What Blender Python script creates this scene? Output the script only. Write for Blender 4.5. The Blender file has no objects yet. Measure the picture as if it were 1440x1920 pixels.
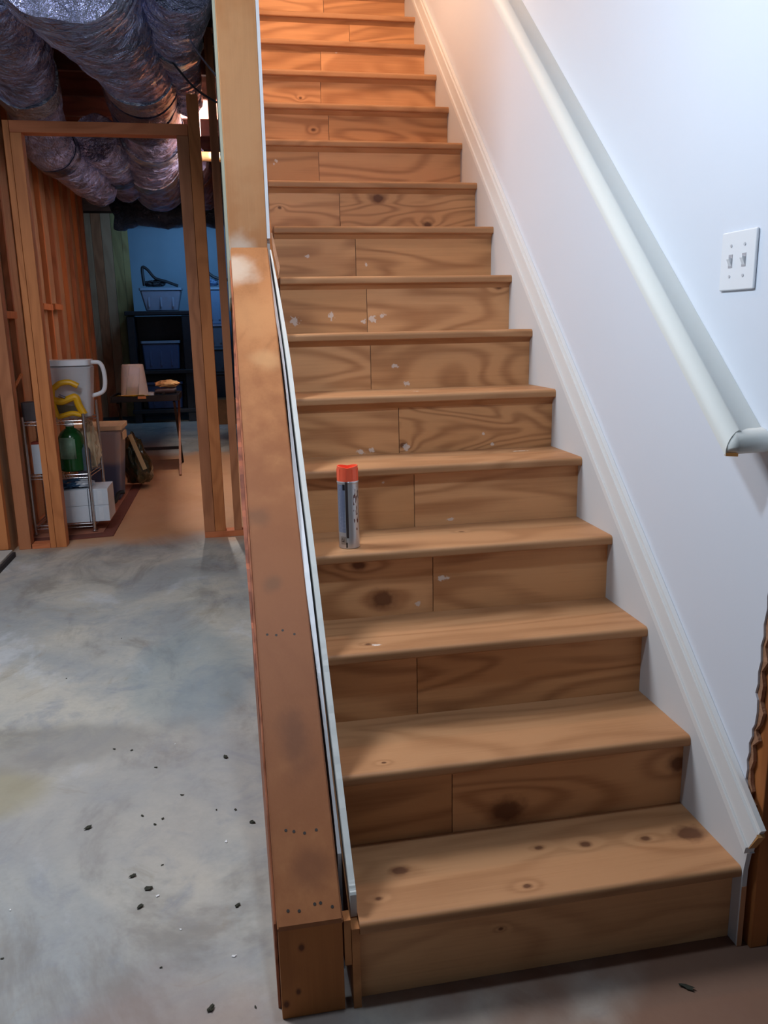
import bpy, bmesh, math, random
from mathutils import Vector, Matrix, noise as mnoise
random.seed(7)
SC = bpy.context.scene
COL = SC.collection

# ------------------------------------------------------------------ camera
cam_d = bpy.data.cameras.new('camera')
cam = bpy.data.objects.new('camera', cam_d); COL.objects.link(cam)
cam_d.sensor_fit = 'VERTICAL'; cam_d.sensor_height = 24.0
cam_d.lens = 1515.51 / 1920 * 24.0
cam_d.clip_start = 0.02; cam_d.clip_end = 60
cam.matrix_world = Matrix(((0.98271, 0.05998, -0.17515, -0.18322),
                           (-0.18409, 0.2162, -0.95884, -1.36109),
                           (-0.01964, 0.97451, 0.2235, 1.34066),
                           (0, 0, 0, 1)))
SC.camera = cam
# ------------------------------------------------------------------ world, lights, exposure
W_ = bpy.data.worlds.new('world'); SC.world = W_; W_.use_nodes = True
W_.node_tree.nodes['Background'].inputs[0].default_value = (0.72, 0.82, 1.0, 1)
W_.node_tree.nodes['Background'].inputs[1].default_value = 0.03
vs = SC.view_settings
vs.view_transform = 'Standard'; vs.look = 'None'; vs.gamma = 1; vs.use_curve_mapping = False
vs.exposure = 0.0

def light(name, kind, loc, power, color, size=0.1, target=None, sy=None):
    d = bpy.data.lights.new(name, kind); d.energy = power; d.color = color
    if kind == 'AREA':
        d.shape = 'RECTANGLE' if sy else 'DISK'
        d.size = size
        if sy: d.size_y = sy
    else:
        d.shadow_soft_size = size
    o = bpy.data.objects.new(name, d); COL.objects.link(o); o.location = loc
    if target is not None:
        v = Vector(target) - Vector(loc)
        o.rotation_euler = v.to_track_quat('-Z', 'Y').to_euler()
    return o
light('foot_of_stairs_lamp', 'POINT', (-0.02, 0.02, 2.14), 31, (0.66, 0.82, 1.0), 0.05)
light('left_floor_fill', 'AREA', (-1.40, 1.15, 3.0), 74, (0.86, 0.92, 1.0), 0.8, (-1.3, 0.9, 0.0), 0.8)  # unseen fill added to brighten the left floor
light('daylight_behind', 'AREA', (-1.8, -3.0, 1.2), 1.5, (0.60, 0.74, 1.0), 1.2, (-0.9, 2.5, 2.7), 1.0)
light('joist_bay_lamp', 'POINT', (-0.42, 5.68, 3.28), 210, (1.0, 0.95, 0.92), 0.03)
light('far_daylight', 'AREA', (-0.5, 10.4, 2.9), 15, (0.25, 0.55, 1.0), 0.8, (-0.8, 12.3, 1.6), 0.6)
light('upstairs_lamp', 'POINT', (0.10, 2.05, 3.45), 44, (1.0, 0.60, 0.36), 0.12)

# ------------------------------------------------------------------ material helpers
def lin(r, g, b):
    f = lambda c: (c / 255 / 12.92) if c / 255 <= 0.04045 else ((c / 255 + 0.055) / 1.055) ** 2.4
    return (f(r), f(g), f(b), 1)
class NT:
    def __init__(s, name):
        s.m = bpy.data.materials.new(name); s.m.use_nodes = True
        s.t = s.m.node_tree; s.b = s.t.nodes['Principled BSDF']
    def n(s, typ, **kw):
        o = s.t.nodes.new(typ)
        for k, v in kw.items():
            if k.startswith('i_'): o.inputs[int(k[2:])].default_value = v
            else: setattr(o, k, v)
        return o
    def l(s, a, b): s.t.links.new(a, b)
    def math(s, op, a, b=None, c=None, clamp=False):
        o = s.t.nodes.new('ShaderNodeMath'); o.operation = op; o.use_clamp = clamp
        for i, x in enumerate((a, b, c)):
            if x is None: continue
            if isinstance(x, (int, float)): o.inputs[i].default_value = x
            else: s.l(x, o.inputs[i])
        return o.outputs[0]
    def mix(s, fac, a, b, mode='MIX'):
        o = s.t.nodes.new('ShaderNodeMix'); o.data_type = 'RGBA'; o.blend_type = mode
        for i, x in ((0, fac), (6, a), (7, b)):
            if isinstance(x, (int, float)): o.inputs[i].default_value = x
            elif isinstance(x, tuple): o.inputs[i].default_value = x
            else: s.l(x, o.inputs[i])
        return o.outputs[2]
    def noise(s, vec, scale, detail=2, rough=0.5, dist=0.0):
        o = s.t.nodes.new('ShaderNodeTexNoise')
        o.inputs['Scale'].default_value = scale; o.inputs['Detail'].default_value = detail
        o.inputs['Roughness'].default_value = rough; o.inputs['Distortion'].default_value = dist
        s.l(vec, o.inputs['Vector']); return o.outputs[0]
    def mapping(s, vec, scale=(1, 1, 1), loc=(0, 0, 0), rot=(0, 0, 0)):
        o = s.t.nodes.new('ShaderNodeMapping')
        o.inputs['Scale'].default_value = scale; o.inputs['Location'].default_value = loc
        o.inputs['Rotation'].default_value = rot
        s.l(vec, o.inputs['Vector']); return o.outputs[0]
    def ramp(s, fac, stops):
        o = s.t.nodes.new('ShaderNodeValToRGB'); e = o.color_ramp.elements
        while len(e) > 1: e.remove(e[-1])
        e[0].position = stops[0][0]; e[0].color = stops[0][1]
        for p, c in stops[1:]:
            x = e.new(p); x.color = c
        s.l(fac, o.inputs[0]); return o.outputs[0]
    def sstep(s, x, a, b):
        o = s.t.nodes.new('ShaderNodeMapRange'); o.interpolation_type = 'SMOOTHSTEP'
        o.inputs[1].default_value = a; o.inputs[2].default_value = b
        s.l(x, o.inputs[0]); return o.outputs[0]
    def blob(s, vec, c, r, scale=(1, 1, 1), wob=0.0, wscale=20, soft=0.4):
        """1 inside an ellipse about c"""
        v = s.t.nodes.new('ShaderNodeVectorMath'); v.operation = 'SUBTRACT'
        s.l(vec, v.inputs[0]); v.inputs[1].default_value = c
        v2 = s.t.nodes.new('ShaderNodeVectorMath'); v2.operation = 'MULTIPLY'
        s.l(v.outputs[0], v2.inputs[0]); v2.inputs[1].default_value = scale
        L = s.t.nodes.new('ShaderNodeVectorMath'); L.operation = 'LENGTH'
        s.l(v2.outputs[0], L.inputs[0])
        d = s.math('DIVIDE', L.outputs['Value'], r)
        if wob:
            nz = s.noise(vec, wscale, 3)
            d = s.math('ADD', d, s.math('MULTIPLY', s.math('SUBTRACT', nz, 0.5), wob))
        return s.sstep(d, 1.0 + soft / 2, 1.0 - soft / 2), d
    def bump(s, h, strength, dist=0.01):
        o = s.t.nodes.new('ShaderNodeBump'); o.inputs['Strength'].default_value = strength
        o.inputs['Distance'].default_value = dist
        s.l(h, o.inputs['Height']); s.l(o.outputs[0], s.b.inputs['Normal'])

def wood(name, light_c, dark_c, axis='x', knots=(), splats=(), rough=0.55, rings=9.0, field=1.6,
         contrast=0.55, rnd=True, stains=(), tone=0.35):
    """knots: (x,y,z,radius); splats of white paint: (x,y,z,radius,aspect)"""
    s = NT(name)
    tc = s.n('ShaderNodeTexCoord').outputs['Object']
    base = tc
    if rnd:
        oi = s.n('ShaderNodeObjectInfo')
        comb = s.n('ShaderNodeCombineXYZ')
        for i, k in enumerate((37.0, 53.0, 71.0)):
            s.l(s.math('MULTIPLY', oi.outputs['Random'], k), comb.inputs[i])
        va = s.n('ShaderNodeVectorMath', operation='ADD'); s.l(tc, va.inputs[0]); s.l(comb.outputs[0], va.inputs[1])
        base = va.outputs[0]
    ax = {'x': 0, 'y': 1, 'z': 2}[axis]
    sc = [3.2, 3.2, 3.2]; sc[ax] = 0.75
    v = s.mapping(base, tuple(sc))
    f = s.noise(v, field, 1.5, 0.45, 0.6)
    for k in knots:
        sca = [1.0, 1.0, 1.0]; sca[ax] = 0.55
        m, d = s.blob(tc, k[:3], k[3] * 2.6, tuple(sca), 0, 20, 0.4)
        g = s.math('POWER', 2.718, s.math('MULTIPLY', s.math('MULTIPLY', d, d), -1.0))
        f = s.math('ADD', f, s.math('MULTIPLY', g, 0.16))
    ring = s.math('SINE', s.math('MULTIPLY', f, rings * 6.283))
    ring = s.math('MULTIPLY_ADD', ring, 0.5, 0.5)
    ring = s.math('POWER', ring, 1.7)
    fs = [150.0] * 3; fs[ax] = 4.0
    fib = s.noise(s.mapping(base, tuple(fs)), 1.0, 3, 0.6)
    fs2 = [14.0] * 3; fs2[ax] = 0.9
    band = s.noise(s.mapping(base, tuple(fs2)), 1.0, 2, 0.5)
    blot = s.noise(base, 5.0, 3, 0.6)
    t = s.math('MULTIPLY', ring, contrast)
    t = s.math('ADD', t, s.math('MULTIPLY', s.math('SUBTRACT', fib, 0.5), 0.55))
    t = s.math('ADD', t, s.math('MULTIPLY', s.math('SUBTRACT', band, 0.5), 0.45))
    t = s.math('ADD', t, s.math('MULTIPLY', s.math('SUBTRACT', blot, 0.5), tone), clamp=True)
    c = s.mix(t, light_c, dark_c)
    for st in stains:      # (x,y,z,radius,color,strength)
        m, d = s.blob(tc, st[:3], st[3], st[6] if len(st) > 6 else (1, 1, 1), 1.6, 14, 1.2)
        c = s.mix(s.math('MULTIPLY', m, st[5]), c, st[4])
    for k in knots:
        sca = [1.0, 1.0, 1.0]; sca[ax] = 0.72
        m, d = s.blob(tc, k[:3], k[3] * 1.15, tuple(sca), 0.9, 40, 0.8)
        c = s.mix(s.math('MULTIPLY', m, 0.55), c, (dark_c[0] * .5, dark_c[1] * .42, dark_c[2] * .42, 1))
        m, d = s.blob(tc, k[:3], k[3] * 0.8, tuple(sca), 0.9, 60, 0.6)
        c = s.mix(s.math('MULTIPLY', m, 0.75), c, (dark_c[0] * .34, dark_c[1] * .28, dark_c[2] * .32, 1))
    for p in splats:
        m, d = s.blob(tc, p[:3], p[3], p[4] if len(p) > 4 else (1, 1, 1), 3.2, 95, 0.5)
        c = s.mix(s.math('MULTIPLY', m, 0.62), c, (0.80, 0.74, 0.68, 1))
    s.l(c, s.b.inputs['Base Color'])
    s.b.inputs['Roughness'].default_value = rough
    s.b.inputs['Specular IOR Level'].default_value = 0.3
    s.bump(s.math('ADD', fib, s.math('MULTIPLY', ring, 0.3)), 0.12, 0.002)
    return s.m

def plain(name, c, rough=0.6, metal=0.0, var=0.10, nscale=18, bump=0.0, alpha=1.0, trans=0.0, coat=0.0):
    s = NT(name)
    tc = s.n('ShaderNodeTexCoord').outputs['Object']
    n = s.noise(tc, nscale, 4, 0.6)
    dk = tuple(x * (1 - var * 2) for x in c[:3]) + (1,)
    s.l(s.mix(n, dk, tuple(min(1, x * (1 + var)) for x in c[:3]) + (1,)), s.b.inputs['Base Color'])
    s.b.inputs['Roughness'].default_value = rough; s.b.inputs['Metallic'].default_value = metal
    if trans: s.b.inputs['Transmission Weight'].default_value = trans
    if alpha < 1: s.b.inputs['Alpha'].default_value = alpha
    if coat: s.b.inputs['Coat Weight'].default_value = coat
    if bump: s.bump(n, bump, 0.01)
    return s.m

def foil(name, tint, crinkle=0.8, rough=0.3):
    s = NT(name)
    tc = s.n('ShaderNodeTexCoord').outputs['Object']
    big = s.noise(tc, 3.0, 2, 0.5)
    n1 = s.noise(tc, 9.0, 5, 0.62, 1.6)
    n2 = s.noise(s.mapping(tc, (1, .45, 1)), 38.0, 3, 0.6, 1.0)
    h = s.math('ADD', s.math('MULTIPLY', n1, 1.6), s.math('MULTIPLY', n2, 0.35))
    c = s.mix(s.sstep(big, 0.35, 0.65), tint, tuple(x * 0.62 for x in tint[:3]) + (1,))
    s.l(c, s.b.inputs['Base Color'])
    s.b.inputs['Metallic'].default_value = 0.85; s.b.inputs['Roughness'].default_value = rough
    s.bump(h, crinkle, 0.05)
    return s.m

def wall_paint(name, c, patch=0.04, specks=(), bumpv=0.05):
    s = NT(name)
    tc = s.n('ShaderNodeTexCoord').outputs['Object']
    n = s.noise(tc, 1.6, 3, 0.55)
    fine = s.noise(tc, 90, 3, 0.5)
    col = s.mix(n, tuple(x * (1 - patch) for x in c[:3]) + (1,), tuple(min(1, x * (1 + patch)) for x in c[:3]) + (1,))
    for p in specks:
        m, d = s.blob(tc, p[:3], p[3], (1, 1, 1), 1.0, 80, 0.4)
        col = s.mix(m, col, (0.12, 0.11, 0.13, 1))
    s.l(col, s.b.inputs['Base Color']); s.b.inputs['Roughness'].default_value = 0.55
    s.b.inputs['Specular IOR Level'].default_value = 0.35
    s.bump(fine, bumpv, 0.002)
    return s.m

def concrete():
    s = NT('concrete_floor')
    tc = s.n('ShaderNodeTexCoord').outputs['Object']
    a = s.noise(tc, 1.3, 5, 0.62, 0.8)
    b = s.noise(s.mapping(tc, (1.0, 0.6, 1), (4, 9, 0)), 2.4, 6, 0.65, 0.6)
    f = s.noise(tc, 60, 4, 0.6)
    sp = s.noise(tc, 22, 5, 0.7)
    col = s.mix(s.sstep(a, 0.36, 0.66), lin(190, 184, 172), lin(158, 160, 160))
    col = s.mix(s.math('MULTIPLY', s.sstep(b, 0.50, 0.66), 0.7), col, lin(128, 122, 116))
    cc2 = s.noise(s.mapping(tc, (1, 1, 1), (7, 3, 0)), 3.4, 5, 0.7, 1.4)
    col = s.mix(s.math('MULTIPLY', s.sstep(cc2, 0.50, 0.72), 0.6), col, lin(138, 142, 150))
    col = s.mix(s.math('MULTIPLY', s.sstep(cc2, 0.42, 0.28), 0.5), col, lin(150, 138, 118))
    col = s.mix(s.math('MULTIPLY', s.sstep(b, 0.44, 0.30), 0.5), col, lin(205, 208, 212))
    col = s.mix(s.math('MULTIPLY', s.math('SUBTRACT', sp, 0.45), 0.5), col, lin(120, 118, 112))
    col = s.mix(s.math('MULTIPLY', s.math('SUBTRACT', f, 0.4), 0.35), col, lin(110, 110, 110))
    st = s.noise(tc, 2.2, 4, 0.6)
    # clay-coloured dust trodden into the slab: in front of the first step, and beyond the framed opening
    def dust_and_shade(c, r, sc, colr, k, wob=0.9, soft=0.5):
        nonlocal col
        m, d = s.blob(tc, c, r, sc, wob, 3.0, soft)
        col = s.mix(s.math('MULTIPLY', m, k), col, colr)
    dust_and_shade((1.45, -0.75, 0), 1.52, (1, 1, 1), lin(122, 84, 62), 0.9)
    dust_and_shade((-0.35, -0.35, 0), 0.42, (1, .8, 1), lin(150, 120, 108), 0.5)
    dust_and_shade((-0.75, 5.9, 0), 1.95, (0.35, 1, 1), lin(200, 142, 92), 0.82, 0.35, 0.25)
    dust_and_shade((-1.05, 0.98, 0), 0.16, (0.7, 1, 1), lin(158, 146, 98), 0.7)
    dust_and_shade((-1.32, 1.85, 0), 0.035, (1, 1, 1), lin(190, 96, 72), 0.9, 0.6)
    dust_and_shade((-0.42, 1.75, 0), 0.34, (1.5, .7, 1), lin(120, 138, 146), 0.45)  # bluish shade band along the knee wall, painted into the floor colour
    dust_and_shade((-0.95, 1.25, 0), 0.28, (0.5, 1.9, 1), lin(126, 122, 112), 0.5, 1.6)
    dust_and_shade((-0.80, -0.05, 0), 0.16, (1, .8, 1), lin(112, 106, 104), 0.55, 1.2)
    dust_and_shade((-0.62, 0.95, 0), 0.5, (1, 1.2, 1), lin(150, 146, 146), 0.35)
    # faint ring left by a can
    m, d = s.blob(tc, (-1.22, 1.62, 0), 0.085, (1, 1, 1), 0.25, 9, 0.1)
    rg = s.math('MULTIPLY', s.sstep(d, 0.9, 1.0), s.sstep(d, 1.1, 1.0))
    col = s.mix(s.math('MULTIPLY', rg, 0.35), col, lin(95, 95, 90))
    s.l(col, s.b.inputs['Base Color']); s.b.inputs['Roughness'].default_value = 0.62
    s.bump(s.math('ADD', f, s.math('MULTIPLY', sp, 1.0)), 0.10, 0.004)
    return s.m

# ------------------------------------------------------------------ geometry helpers
def setbase(bm, base):
    if base is not None:
        bmesh.ops.translate(bm, vec=-Vector(base), verts=bm.verts)
def finish(name, bm, mat, parent=None, smooth=False, angle=35):
    bmesh.ops.recalc_face_normals(bm, faces=bm.faces)
    base = parent.get('_base') if parent is not None else None
    if base is not None: setbase(bm, base)
    me = bpy.data.meshes.new(name); bm.to_mesh(me); bm.free()
    if mat is not None: me.materials.append(mat)
    o = bpy.data.objects.new(name, me); COL.objects.link(o)
    if parent is not None:
        o.parent = parent
    if smooth:
        for p in me.polygons: p.use_smooth = True
        md = o.modifiers.new('wn', 'WEIGHTED_NORMAL'); md.keep_sharp = True
        me.set_sharp_from_angle(angle=math.radians(angle))
    return o
def finish_child(name, bm, mat, parent, top, smooth=False, angle=35):
    """a sub-part: vertices in world coordinates, brought into the frame of its top-level thing"""
    base = top.get('_base')
    if base is not None: setbase(bm, base)
    bmesh.ops.recalc_face_normals(bm, faces=bm.faces)
    me = bpy.data.meshes.new(name); bm.to_mesh(me); bm.free(); me.materials.append(mat)
    o = bpy.data.objects.new(name, me); COL.objects.link(o); o.parent = parent
    if smooth:
        for p in me.polygons: p.use_smooth = True
        me.set_sharp_from_angle(angle=math.radians(angle))
    return o
def thing(name, base, label=None, cat=None, group=None, kind=None):
    o = bpy.data.objects.new(name, None); COL.objects.link(o); o.location = base
    o['_base'] = list(base); o.empty_display_size = 0.05
    tag(o, label, cat, group, kind); return o
def tag(o, label=None, cat=None, group=None, kind=None):
    if label: o['label'] = label
    if cat: o['category'] = cat
    if group: o['group'] = group
    if kind: o['kind'] = kind
    return o
def rebase(o):
    """put the origin of a single-mesh thing at its base"""
    me = o.data; vs_ = [v.co for v in me.vertices]
    c = Vector((sum(v.x for v in vs_) / len(vs_), sum(v.y for v in vs_) / len(vs_), min(v.z for v in vs_)))
    me.transform(Matrix.Translation(-c)); o.location = c; return o
def box(bm, x0, x1, y0, y1, z0, z1, bev=0.0, seg=2, M=None):
    vs_ = [bm.verts.new((x, y, z)) for x in (x0, x1) for y in (y0, y1) for z in (z0, z1)]
    fs = [(0, 1, 3, 2), (4, 6, 7, 5), (0, 4, 5, 1), (2, 3, 7, 6), (0, 2, 6, 4), (1, 5, 7, 3)]
    F = [bm.faces.new([vs_[i] for i in f]) for f in fs]
    if bev > 0:
        E = list({e for f in F for e in f.edges})
        r = bmesh.ops.bevel(bm, geom=E, offset=bev, segments=seg, profile=0.5, affect='EDGES')
        vs_ = list({v for f in r['faces'] for v in f.verts} | {v for v in vs_ if v.is_valid})
    if M is not None:
        for v in vs_:
            if v.is_valid: v.co = M @ v.co
    return bm
def prism(bm, poly, axis, a, b):
    """poly of 2D points extruded along axis: x -> (y,z), y -> (x,z), z -> (x,y)"""
    def P(p, t):
        return {'x': (t, p[0], p[1]), 'y': (p[0], t, p[1]), 'z': (p[0], p[1], t)}[axis]
    A = [bm.verts.new(P(p, a)) for p in poly]; B = [bm.verts.new(P(p, b)) for p in poly]
    bm.faces.new(A); bm.faces.new(B[::-1]); n = len(poly)
    for i in range(n): bm.faces.new([A[i], B[i], B[(i + 1) % n], A[(i + 1) % n]])
    return bm
def tube(bm, pts, r, seg=12, caps=True, closed=False, squash=1.0):
    pts = [Vector(p) for p in pts]; n = len(pts)
    rs = r if isinstance(r, (list, tuple)) else [r] * n
    rings = []; prev = None
    for i, p in enumerate(pts):
        if closed: t = pts[(i + 1) % n] - pts[i - 1]
        else: t = pts[min(i + 1, n - 1)] - pts[max(i - 1, 0)]
        t.normalize()
        if prev is None:
            u = t.orthogonal().normalized()
        else:
            u = (prev - t * prev.dot(t)).normalized()
        prev = u; w = t.cross(u)
        rings.append([bm.verts.new(p + (u * math.cos(a) + w * math.sin(a) * squash) * rs[i]) for a in
                      [2 * math.pi * k / seg for k in range(seg)]])
    m = n if closed else n - 1
    for i in range(m):
        A = rings[i]; B = rings[(i + 1) % n]
        for k in range(seg): bm.faces.new([A[k], A[(k + 1) % seg], B[(k + 1) % seg], B[k]])
    if caps and not closed:
        bm.faces.new(rings[0][::-1]); bm.faces.new(rings[-1])
    return bm
def lathe(bm, prof, c, seg=32, cap0=True, cap1=True):
    rings = []
    for r, z in prof:
        rings.append([bm.verts.new((c[0] + r * math.cos(2 * math.pi * k / seg), c[1] + r * math.sin(2 * math.pi * k / seg), c[2] + z)) for k in range(seg)])
    for A, B in zip(rings, rings[1:]):
        for k in range(seg): bm.faces.new([A[k], A[(k + 1) % seg], B[(k + 1) % seg], B[k]])
    if cap0: bm.faces.new(rings[0][::-1])
    if cap1: bm.faces.new(rings[-1])
    return bm
def smoothpath(pts, n=8):
    pts = [Vector(p) for p in pts]; out = []
    for i in range(len(pts) - 1):
        p0 = pts[max(i - 1, 0)]; p1 = pts[i]; p2 = pts[i + 1]; p3 = pts[min(i + 2, len(pts) - 1)]
        for k in range(n):
            t = k / n
            out.append(0.5 * ((2 * p1) + (-p0 + p2) * t + (2 * p0 - 5 * p1 + 4 * p2 - p3) * t * t + (-p0 + 3 * p1 - 3 * p2 + p3) * t ** 3))
    out.append(pts[-1]); return out
NB = bmesh.new

# ------------------------------------------------------------------ materials
PINE_L, PINE_D = lin(216, 158, 100), lin(168, 104, 56)
M_pine = wood('tread_pine', lin(184, 135, 94), lin(144, 96, 60), 'x', rings=7, contrast=0.40)
M_stud = wood('stud_pine', lin(208, 130, 78), lin(166, 94, 52), 'z', rings=6, contrast=0.4)
M_studx = wood('plate_pine', lin(212, 126, 82), lin(166, 88, 54), 'x', rings=6, contrast=0.4)
M_studdk = wood('old_stud_pine', lin(188, 122, 84), lin(146, 88, 58), 'z', rings=6, contrast=0.5)
M_sheath = wood('sheathing_plywood', lin(190, 150, 116), lin(160, 116, 84), 'z', rings=4, contrast=0.45)
M_joist = wood('joist_wood', lin(118, 70, 50), lin(80, 44, 32), 'x', rings=5, contrast=0.5)
M_subfl = wood('subfloor_wood', lin(90, 62, 46), lin(60, 40, 30), 'y', rings=5, contrast=0.5)
M_white = wall_paint('white_wall_paint', (0.70, 0.735, 0.80, 1), 0.03,
                     specks=[(0.83, .10, .62, .003), (0.83, .05, .80, .003), (.83, .35, 1.0, .0025), (.83, .25, .66, .0025), (.83, .02, .55, .004)])
M_skirt = wall_paint('skirt_paint', (0.62, 0.62, 0.62, 1), 0.05, specks=[(0.83, .105, .39, .006), (.83, .12, .37, .005), (0.83, 1.62, 1.60, .004), (.83, -.0, .2, .003)])
M_trim = wall_paint('trim_paint', (0.74, 0.735, 0.72, 1), 0.03)
M_rail = wall_paint('rail_paint', (0.74, 0.74, 0.69, 1), 0.03, bumpv=0.02)
M_gyp = wall_paint('drywall_sheet', (0.60, 0.62, 0.60, 1), 0.06)
M_gypw = wall_paint('drywall_white_face', (0.78, 0.80, 0.84, 1), 0.04)
M_conc = concrete()
M_dark = plain('dark_gap', (0.03, 0.025, 0.03, 1), 0.8)
M_blackp = plain('black_plastic', (0.02, 0.02, 0.024, 1), 0.45)
M_nail = plain('nail_head', (0.05, 0.04, 0.035, 1), 0.6, 0.4)
M_chrome = plain('chrome_wire', (0.62, 0.63, 0.66, 1), 0.25, 1.0, 0.05)
M_bluewall = wall_paint('far_blue_wall', (0.30, 0.42, 0.52, 1), 0.2)

# ------------------------------------------------------------------ dimensions read off the photograph
RUN, RISE, OV, TT = 0.21758, 0.19, 0.0288, 0.026
DY = [-0.0044, 0.0004, 0.0069, 0.0065, 0.0059, 0.0042, 0.0042, 0.0043, 0.0037, 0.0028, 0.0012, -0.001, -0.0024, -0.0043, -0.0074, -.006, -.004, -.002]
DZ = [0.0052, 0.0051, 0.0035, 0.0021, -0.0004, -0.0043, -0.007, -0.0064, -0.0056, -0.003, -0.0002, 0.0017, 0.0017, 0.0036, 0.0054, .003, .001, 0]
NS = 17
WX = 0.842         # wall plane right of the stairs
SX = 0.830         # face of the skirt board
SL = RISE / RUN
ny = lambda k: (k - 1) * RUN + DY[k - 1]
nz = lambda k: k * RISE + DZ[k - 1]
TOPZ = 18 * RISE   # upstairs floor
TOPY = 17 * RUN

# ------------------------------------------------------------------ setting: floor, walls, ceiling
bm = NB(); box(bm, -4.5, 2.6, -4.0, 12.6, -0.12, 0.0)
tag(finish('floor', bm, M_conc), 'mottled grey concrete basement floor with brown dusty areas', None, kind='structure')

# wall right of the stairs: painted face with a torn lower corner
jag = [(-.030, 2.9), (-.024, 1.35), (-.012, .98), (.002, .86), (.010, .80), (.007, .775), (.013, .74), (.010, .715), (.016, .693), (.012, .66), (.017, .635), (.015, .61), (.020, .588), (.012, .575),
       (.010, .548), (.013, .52), (.020, .505), (.018, .49), (.026, .470), (.023, .45), (.028, .430), (.024, .41), (.027, .386), (.020, .37), (.022, .35), (.013, .335), (.024, .30), (.024, .0)]
poly = jag + [(6.2, 0.0), (6.2, 6.0), (-.062, 6.0)]
bm = NB(); prism(bm, poly, 'x', WX, WX + 0.013)
tag(finish('wall_right', bm, M_white), 'white painted drywall beside the stairs, torn at its lower near edge', kind='structure')
wr = thing('trim_2', (WX + .02, 0, 0), 'bare wood framing behind the torn drywall edge', kind='structure')
M_jamb = wood('jamb_wood', lin(176, 108, 58), lin(120, 66, 34), 'z', rings=5, contrast=0.5)
bm = NB(); box(bm, WX + .0135, WX + .055, -.020, .06, 0, 6.0, .002); finish('end_stud', bm, M_jamb, wr)
# paper layer of the torn board
poly2 = [(p[0] - .010 - .006 * math.sin(i * 2.3), p[1] + .004 * math.sin(i * 5.1)) for i, p in enumerate(jag) if p[1] < 1.36]
poly2 = poly2 + [(.05, 0), (.05, 1.3)]
M_torn = plain('torn_paper', lin(176, 128, 96), 0.8, var=0.25, nscale=40, bump=0.5)
bm = NB(); prism(bm, poly2, 'x', WX + .0045, WX + .0125); finish('torn_paper_layer', bm, M_torn, wr)
bm = NB(); box(bm, WX + .056, 2.6, .075, .16, 0, 6.0); tag(finish('wall_side_panel', bm, M_jamb), kind='structure')

# ceiling of the basement (subfloor underside and deck above the joists)
ce = thing('ceiling', (0, 0, 3.36), 'bare wooden subfloor over the basement', kind='structure')
bm = NB(); box(bm, -4.5, -.04, -4.0, 12.6, 3.36, 3.42); finish('subfloor', bm, M_subfl, ce)
bm = NB(); box(bm, -.04, 2.6, 4.6, 12.6, 3.36, 3.42); finish('subfloor', bm, M_subfl, ce)
bm = NB(); box(bm, -.04, 2.6, -4.0, -0.9, 3.36, 3.42); finish('subfloor', bm, M_subfl, ce)
bm = NB(); box(bm, -.04, 2.6, -0.9, .84, 3.36, 3.42); finish('subfloor', bm, M_subfl, ce)
y = 0.6
while y < 12.4:
    bm = NB(); box(bm, -4.5, -.165, y, y + .04, 3.06, 3.358); finish('joist', bm, M_joist, ce); y += 0.61
bm = NB(); box(bm, -.64, -.60, 5.522, 6.088, 3.06, 3.358); finish('blocking', bm, M_joist, ce)  # piece added to shield the rest of the bay from joist_bay_lamp
bm = NB(); box(bm, -4.5, -.165, 12.0, 12.12, 2.93, 3.06); finish('beam', bm, plain('dark_beam', (.05, .045, .05, 1), .8), ce)

# upstairs enclosure
bm = NB(); box(bm, -.26, WX + .1, TOPY + 1.6, TOPY + 1.7, TOPZ - .1, 6.0); tag(finish('wall_upstairs', bm, M_white), kind='structure')
bm = NB(); box(bm, -.2, WX, TOPY + OV + .03, TOPY + 1.6, TOPZ - .05, TOPZ - .001); tag(finish('floor_upstairs', bm, M_pine), kind='structure')
bm = NB(); box(bm, -.26, WX + .1, 0.85, TOPY + 1.7, 6.0, 6.08); tag(finish('ceiling_upstairs', bm, M_white), kind='structure')
bm = NB(); box(bm, -.26, WX + .1, .845, .86, 3.43, 6.0); tag(finish('wall_stairwell_front', bm, M_white), kind='structure')
bm = NB(); box(bm, -4.5, 2.6, -4.1, -4.0, 0, 3.4); tag(finish('wall_front', bm, M_bluewall), kind='structure')
# outer walls of the basement
bm = NB(); box(bm, -4.5, -.04, 12.3, 12.45, 0, 3.4); tag(finish('wall_back', bm, M_bluewall), 'far concrete wall in blue daylight', kind='structure')
bm = NB(); box(bm, -4.6, -4.5, -4.0, 12.6, 0, 3.4); tag(finish('wall_outer_left', bm, M_bluewall), kind='structure')
bm = NB(); box(bm, 2.6, 2.7, -4.0, .16, 0, 3.4); tag(finish('wall_outer_right', bm, M_white), kind='structure')

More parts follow.
